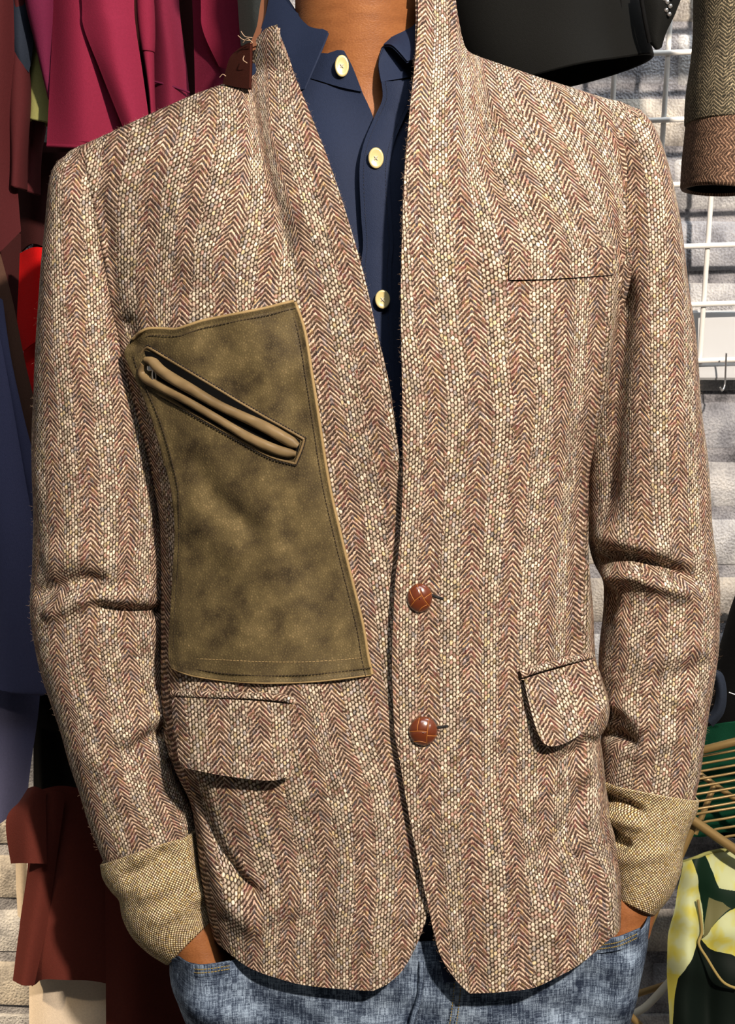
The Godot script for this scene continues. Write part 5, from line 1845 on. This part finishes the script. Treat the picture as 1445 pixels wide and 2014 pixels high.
	sheet_part("back_layer", g, [[-60, 560, -0.325, -30, 570, -0.315, 4, 590, -0.32], [-50, 700, -0.325, -10, 700, -0.312, 24, 720, -0.318], [-40, 860, -0.322, 10, 860, -0.31, 70, 900, -0.315], [-30, 1000, -0.32, 30, 1000, -0.308, 110, 1000, -0.315], [-20, 1340, -0.32, 60, 1340, -0.306, 140, 1340, -0.315]], M.slate_blue, "", 0.003, 0.004, 5)
	sheet_part("front_layer", g, [[-60, 580, -0.30, -40, 590, -0.29, -14, 610, -0.295], [-60, 760, -0.30, -20, 760, -0.282, 16, 770, -0.292], [-60, 940, -0.296, -10, 950, -0.276, 50, 960, -0.288], [-60, 1120, -0.292, 0, 1130, -0.272, 84, 1150, -0.284], [-60, 1300, -0.29, 4, 1330, -0.270, 92, 1352, -0.28], [-60, 1350, -0.288, -4, 1356, -0.269, 60, 1352, -0.28]], M.slate_blue, "", 0.004, 0.004, 8)
	sheet_part("lower_layer", g, [[-60, 1330, -0.33, 20, 1330, -0.318, 78, 1330, -0.33], [-60, 1400, -0.33, 16, 1400, -0.314, 72, 1410, -0.325], [-60, 1500, -0.326, 10, 1500, -0.312, 60, 1500, -0.322], [-60, 1640, -0.322, 0, 1618, -0.31, 52, 1572, -0.32]], M.slate_blue, "", 0.003, 0.004, 3)
	g = thing("oxblood_dress", "almost black oxblood dress hanging in the shade behind the left sleeve", "dress")
	sheet_part("skirt", g, [[70, 280, -0.510, 200, 280, -0.500, 420, 280, -0.510], [60, 700, -0.510, 200, 700, -0.490, 420, 700, -0.510], [60, 1100, -0.510, 200, 1100, -0.490, 420, 1100, -0.510], [64, 1440, -0.510, 200, 1450, -0.490, 420, 1450, -0.510]], M.oxblood, "", 0.006, 0.004, 7)
	g = thing("black_dress", "black dress in deep shade above the rust garment", "dress")
	sheet_part("skirt", g, [[70, 1300, -0.44, 200, 1300, -0.425, 420, 1300, -0.44], [68, 1420, -0.44, 200, 1420, -0.425, 420, 1420, -0.44], [66, 1580, -0.44, 200, 1580, -0.425, 420, 1580, -0.44]], M.lining, "", 0.006, 0.004, 7)
	g = thing("rust_coat", "rust red coat with short sleeve hanging at the lower left", "coat")
	sheet_part("front", g, [[62, 1556, -0.255, 120, 1548, -0.235, 230, 1560, -0.245, 420, 1560, -0.270], [58, 1700, -0.250, 110, 1700, -0.228, 230, 1700, -0.240, 430, 1700, -0.270], [40, 1850, -0.245, 80, 1850, -0.222, 220, 1850, -0.236, 430, 1850, -0.270], [66, 1938, -0.240, 100, 1922, -0.222, 210, 1934, -0.235, 430, 1950, -0.270]], M.rust, "", 0.0025, 0.004, 5)
	sheet_part("side_panel", g, [[85, 1560, -0.225, 105, 1555, -0.218, 128, 1560, -0.225], [62, 1700, -0.222, 86, 1700, -0.213, 108, 1700, -0.221], [42, 1820, -0.220, 66, 1820, -0.210, 90, 1820, -0.219], [28, 1928, -0.218, 46, 1936, -0.208, 66, 1935, -0.217]], M.rust, "", 0.001, 0.004, 3)
	sheet_part("sleeve", g, [[58, 1552, -0.222, 72, 1548, -0.210, 90, 1556, -0.218], [40, 1580, -0.220, 62, 1570, -0.204, 88, 1575, -0.214], [14, 1615, -0.216, 54, 1620, -0.200, 90, 1620, -0.210], [24, 1698, -0.214, 56, 1697, -0.197, 91, 1697, -0.207]], M.rust, "", 0.001, 0.004, 1)
	sheet_part("skirt", g, [[208, 1560, -0.232, 280, 1560, -0.225, 420, 1560, -0.260], [208, 1800, -0.228, 290, 1800, -0.220, 430, 1800, -0.260], [210, 2060, -0.224, 300, 2060, -0.216, 430, 2060, -0.260]], M.rust, "", 0.003, 0.004, 4)
	g = thing("cream_dress", "cream dress whose skirt shows below the rust coat hem", "dress")
	sheet_part("skirt", g, [[58, 1700, -0.270, 120, 1700, -0.260, 215, 1700, -0.270], [60, 1900, -0.270, 120, 1900, -0.255, 220, 1900, -0.265], [60, 2100, -0.270, 120, 2100, -0.255, 230, 2100, -0.265]], M.cream, "", 0.002, 0.004, 4)
	sheet_part("strap", g, [[32, 1690, -0.262, 42, 1690, -0.260, 52, 1690, -0.262], [34, 1750, -0.262, 43, 1750, -0.259, 52, 1750, -0.262], [37, 1800, -0.262, 43, 1805, -0.259, 50, 1800, -0.262]], M.cream, "", 0.0, 0.003, 4)

func garments_right() -> void:
	var b := MB.new()
	var ry := W(0, -175, -0.30).y
	b.tube(PackedVector3Array([Vector3(0.05, ry, -0.30), Vector3(1.70, ry, -0.30)]), 0.014, 14)
	tag(put("clothes_rail", b.mesh(M.metal), self), "steel clothes rail above the black jacket", "rail")
	var g := thing("black_jacket", "black jacket with wide open cuff hanging behind the shoulder at top right", "jacket")
	tube_part("sleeve", g, [[866, -140, 1190, -140, -0.30, 0.070], [872, -80, 1226, -80, -0.30, 0.078], [880, 20, 1252, 10, -0.30, 0.082], [900, 120, 1268, 76, -0.30, 0.084], [930, 192, 1279, 114, -0.30, 0.086]], M.black, "", null, 1.0, 3.0)
	line_part("cuff_seam", g, [1206, -140, -0.232, 1214, -60, -0.237, 1221, 10, -0.239, 1230, 118, -0.240], 0.0009, M.lining)
	sheet_part("collar", g, [[1232, -190, -0.235, 1280, -190, -0.225, 1350, -190, -0.235], [1252, -40, -0.232, 1290, -40, -0.222, 1345, -40, -0.232], [1262, 20, -0.230, 1295, 20, -0.220, 1328, 20, -0.230], [1274, 72, -0.228, 1290, 76, -0.222, 1308, 62, -0.228], [1289, 95, -0.226, 1294, 97, -0.224, 1299, 92, -0.226]], M.black, "", 0.001, 0.003, 4, 8, 6)
	line_part("lapel_edge", g, [1258, -20, -0.224, 1268, 40, -0.220, 1277, 84, -0.222], 0.0022, M.lining)
	var gl := MB.new()
	for q in [[1312, 4], [1318, 12], [1310, 20], [1322, -6], [1316, 28], [1306, -2]]:
		gl.lathe(W(q[0], q[1], -0.219), Vector3(0, 0, 1), [[0.0022, 0.0], [0.0018, 0.0012], [0.0001, 0.0018]], 8)
	put("bead", gl.mesh(M.metal), g, "small shiny beads on the black lapel").set_meta("kind", "stuff")
	g = thing("herringbone_coat", "olive grey herringbone coat sleeve with brown cuff at top right", "coat")
	tube_part("sleeve", g, [[1378, -140, 1530, -140, -0.26, 0.055], [1374, -60, 1525, -60, -0.26, 0.056], [1370, 20, 1520, 20, -0.26, 0.057], [1364, 110, 1508, 110, -0.258, 0.058], [1357, 180, 1500, 180, -0.256, 0.059], [1354, 240, 1494, 240, -0.254, 0.060]], M.grey_tweed, "", null, 7.0)
	var gg := pair_tube([[1355, 226, 1496, 232, -0.254, 0.062], [1350, 275, 1490, 282, -0.252, 0.064], [1346, 320, 1484, 330, -0.250, 0.066], [1344, 364, 1478, 376, -0.248, 0.068]], 49, 8)
	var P: PackedVector3Array = gg[0]
	var T := ring_uv(P, gg[1], gg[2], 6.6)
	for k in T.size():
		T[k] = Vector2(T[k].y, T[k].x)
	put("cuff", sleeve_mesh(P, T, gg[1], gg[2], M.brown_tweed, M.lining, 0.006, 12), g, "brown herringbone cuff, open end downwards")

func rack_corner() -> void:
	var g := thing("wire_rack", "brass coloured folding wire rack at the lower right", "rack")
	rod("frame_rod", [1345, 1482, -0.34, 1385, 1474, -0.33, 1445, 1459, -0.32, 1540, 1436, -0.31], 0.0046, M.brass, g)
	rod("frame_rod", [1330, 1590, -0.285, 1352, 1606, -0.285, 1445, 1671, -0.285, 1540, 1738, -0.285], 0.0052, M.brass, g)
	rod("leg", [1368, 1612, -0.295, 1330, 1698, -0.29, 1284, 1800, -0.285, 1236, 1910, -0.28, 1180, 2040, -0.28], 0.0046, M.brass, g)
	rod("leg", [1404, 1545, -0.37, 1390, 1580, -0.365, 1366, 1640, -0.36], 0.0036, M.brass, g)
	rod("brace", [1372, 1520, -0.375, 1400, 1540, -0.37, 1450, 1575, -0.37, 1540, 1640, -0.37], 0.0034, M.brass, g)
	for i in 13:
		var y := 1490.0 + i * 14.6
		var x0 := 1340.0
		if y > 1606.0:
			x0 = 1352.0 + (y - 1606.0) * 1.43
			rod("wire", [x0 + 2, y + 5, -0.287, x0 + 6, y - 2, -0.292, x0 + 18, y - 6, -0.297, x0 + 60, y - 13, -0.305, 1540, y - 34, -0.31], 0.0015, M.brass, g, 6)
		else:
			rod("wire", [x0, y + 4, -0.34 + i * 0.004, 1400, y - 6, -0.335 + i * 0.003, 1445, y - 14, -0.33 + i * 0.002, 1540, y - 32, -0.325], 0.0015, M.brass, g, 6)
	var c := thing("green_cloth", "green cloth hanging behind the wire rack", "cloth")
	sheet_part("drape", c, [[1370, 1440, -0.42, 1410, 1422, -0.41, 1450, 1415, -0.41, 1540, 1410, -0.42], [1365, 1500, -0.43, 1410, 1490, -0.41, 1450, 1490, -0.42, 1540, 1490, -0.43], [1360, 1640, -0.43, 1410, 1640, -0.42, 1450, 1640, -0.42, 1540, 1640, -0.43]], M.green, "", 0.006, 0.003, 3)
	var bag := thing("black_bag", "black bag with a loose strap beside the right elbow", "bag")
	tube_part("body", bag, [[1452, 1172, 1500, 1160, -0.50, 0.02], [1432, 1215, 1560, 1200, -0.50, 0.04], [1414, 1266, 1580, 1260, -0.50, 0.05], [1396, 1340, 1590, 1340, -0.50, 0.05], [1380, 1440, 1600, 1440, -0.50, 0.05], [1376, 1620, 1600, 1620, -0.50, 0.05]], M.lining, "", null, 1.0, 5.0)
	sheet_part("strap", bag, [[1392, 1330, -0.332, 1398, 1322, -0.326, 1404, 1318, -0.330], [1406, 1340, -0.328, 1412, 1332, -0.322, 1420, 1328, -0.326], [1410, 1368, -0.326, 1418, 1366, -0.320, 1427, 1364, -0.324], [1402, 1396, -0.328, 1412, 1400, -0.322, 1421, 1402, -0.326], [1388, 1412, -0.332, 1394, 1420, -0.326, 1400, 1428, -0.330]], M.slate, "", 0.0, 0.003)
	rod("buckle", [1433, 1362, -0.333, 1445, 1366, -0.331, 1470, 1374, -0.33], 0.0008, M.metal, bag, 6)
	# tote of printed cloth standing open under the rack
	var t := thing("leaf_print_bag", "tote bag with yellow and white leaf print on dark green, lower right corner", "bag")
	var gnet := net([[1344, 1695, -0.30, 1368, 1686, -0.295, 1394, 1679, -0.30, 1440, 1674, -0.31, 1560, 1672, -0.32], [1334, 1745, -0.297, 1362, 1745, -0.285, 1396, 1745, -0.292, 1440, 1745, -0.300, 1560, 1740, -0.31], [1322, 1810, -0.292, 1356, 1810, -0.275, 1390, 1815, -0.290, 1440, 1810, -0.286, 1560, 1800, -0.30], [1314, 1870, -0.288, 1352, 1872, -0.270, 1386, 1876, -0.286, 1440, 1870, -0.276, 1560, 1870, -0.29], [1314, 1945, -0.285, 1350, 1948, -0.268, 1388, 1950, -0.282, 1440, 1945, -0.272, 1560, 1940, -0.285], [1318, 2060, -0.282, 1350, 2060, -0.266, 1390, 2060, -0.278, 1440, 2060, -0.270, 1560, 2060, -0.282]], 12, 12)
	var P: PackedVector3Array = gnet[0]
	var T: PackedVector2Array = gnet[1]
	var o := P[0]
	for k in P.size():
		var tu := (k % int(gnet[2])) / 12.0
		T[k] = Vector2([0.0, 0.16, 0.32, 0.53, 1.0][int(tu)] if tu >= 4.0 else lerpf([0.0, 0.16, 0.32, 0.53][int(tu)], [0.16, 0.32, 0.53, 1.0][int(tu)], tu - int(tu)), (k / int(gnet[2])) / float(gnet[3] - 1)) * 0.996
		P[k].z += 0.003 * sin(T[k].x * 10.0 + T[k].y * 9.0) + 0.002 * sin(T[k].y * 23.0 - T[k].x * 6.0)
	var b := MB.new()
	b.sheet(P, T, gnet[2], gnet[3], 0.003)
	put("front_panel", b.mesh(M.print), t)
	b = MB.new()
	var l := PackedVector3Array()
	for i in int(gnet[2]): l.append(P[i])
	b.tube(l, 0.0022, 6)
	put("rim", b.mesh(M.olive), t)
	line_part("seam", t, [1372, 1770, -0.278, 1380, 1830, -0.276, 1374, 1856, -0.272, 1390, 1885, -0.268, 1420, 1930, -0.262, 1450, 1945, -0.262], 0.0016, M.thread_yellow)
	sheet_part("back_panel", t, [[1340, 1700, -0.40, 1440, 1690, -0.41, 1560, 1690, -0.41], [1340, 1850, -0.40, 1440, 1850, -0.41, 1560, 1850, -0.41], [1340, 2060, -0.40, 1440, 2060, -0.41, 1560, 2060, -0.41]], M.green, "", 0.002)
	var bg := thing("rod_bundle", "bundle of brass and white rods lying behind the right hip", "rods")
	rod("brass_rod", [1200, 1972, -0.42, 1262, 1952, -0.42, 1330, 1930, -0.42], 0.0042, M.brass, bg)
	rod("brass_rod", [1200, 1960, -0.36, 1232, 1990, -0.36, 1270, 2030, -0.36], 0.0042, M.brass, bg)
	rod("white_rod", [1190, 2050, -0.38, 1240, 2000, -0.385, 1275, 1975, -0.39, 1330, 1915, -0.40], 0.0046, M.rope, bg, 10, 6, "white cloth-wrapped rod")

# ---------------------------------------------------------------- lamps
func spot_lamp(at: Vector3, aim: Vector3, energy: float, col: Color, cone: float, size: float, label: String) -> void:
	var g := thing("spot_lamp", label, "lamp")
	var d := (aim - at).normalized()
	var b := MB.new()
	b.tube(PackedVector3Array([at - d * 0.16, at - d * 0.03, at]), [0.045, 0.05, 0.055], 24)
	put("can", b.mesh(M.black_plastic), g)
	b = MB.new()
	b.tube(PackedVector3Array([Vector3(at.x, 2.90, at.z) - d * 0.08 * Vector3(1, 0, 1), at - d * 0.08]), 0.008, 8)
	put("stem", b.mesh(M.black_plastic), g)
	b = MB.new()
	b.tube(PackedVector3Array([at, at + d * 0.004]), 0.045, 24)
	var m := plain(Color(1, 1, 1))
	m.emission_enabled = true
	m.emission = col
	m.emission_energy_multiplier = 6.0
	put("lamp_lens", b.mesh(m), g)
	var l := SpotLight3D.new()
	l.name = "spot_light"
	l.light_energy = energy
	l.light_color = col
	l.light_size = size
	l.spot_range = 12.0
	l.spot_attenuation = 2.0
	l.spot_angle = cone
	l.spot_angle_attenuation = 0.6
	l.shadow_enabled = true
	add_child(l, true)
	l.look_at_from_position(at + d * 0.02, aim, Vector3.UP)

func panel_lamp(c: Vector3, w: float, h: float, energy: float, col: Color, label: String) -> void:
	var g := thing("ceiling_lamp", label, "lamp")
	var b := MB.new()
	b.box(c + Vector3(0, 0.02, 0), Vector3(w + 0.04, 0.04, h + 0.04), 0.004)
	put("housing", b.mesh(M.white_wire), g)
	b = MB.new()
	b.box(c + Vector3(0, -0.002, 0), Vector3(w, 0.004, h))
	var m := plain(Color(1, 1, 1))
	m.emission_enabled = true
	m.emission = col
	m.emission_energy_multiplier = 1.2
	put("lamp_diffuser", b.mesh(m), g)
	var l := AreaLight3D.new()
	l.name = "area_light"
	l.area_size = Vector2(w, h)
	l.light_energy = energy
	l.light_color = col
	l.area_range = 12.0
	l.shadow_enabled = true
	l.position = c + Vector3(0, -0.008, 0)
	l.rotation.x = -PI / 2
	add_child(l, true)

func _ready() -> void:
	var cam := Camera3D.new()
	cam.name = "camera"
	cam.fov = rad_to_deg(2.0 * atan(FH / 2.0 / FOC))
	cam.position = cam_at
	cam.basis = cam_basis
	cam.near = 0.05
	cam.far = 50.0
	add_child(cam)
	cam.current = true
	var we := WorldEnvironment.new()
	we.name = "environment"
	var e := Environment.new()
	e.background_mode = Environment.BG_COLOR
	e.background_color = Color(0.5, 0.52, 0.55)
	e.tonemap_mode = Environment.TONE_MAPPER_LINEAR
	e.tonemap_exposure = 0.9
	e.sdfgi_enabled = true
	e.ssao_enabled = true
	e.ssil_enabled = true
	we.environment = e
	add_child(we)
	materials()
	spot_lamp(Vector3(0.82, 2.46, 1.82), Vector3(0.0, 1.1, -0.05), 14.0, Color(1.0, 0.935, 0.865), 34.0, 0.05, "black ceiling spot lamp shining warmly from the right")
	panel_lamp(Vector3(0.1, 2.86, 1.3), 1.2, 0.6, 2.0, Color(0.96, 0.98, 1.0), "white ceiling panel lamp over the camera")
	panel_lamp(Vector3(1.0, 2.86, -0.15), 0.9, 0.3, 2.2, Color(0.94, 0.97, 1.0), "white ceiling panel lamp by the back wall")
	spot_lamp(Vector3(-1.25, 2.3, 1.3), Vector3(-0.53, 0.50, -0.5), 17.0, Color(1.0, 0.90, 0.76), 7.0, 0.05, "black ceiling spot lamp over the left rail, aimed low at the wall")
	var t0 := Time.get_ticks_msec()
	room()
	person()
	print("person ", Time.get_ticks_msec() - t0)
	grid_panel()
	garments_left()
	garments_right()
	rack_corner()
	print("all ", Time.get_ticks_msec() - t0)
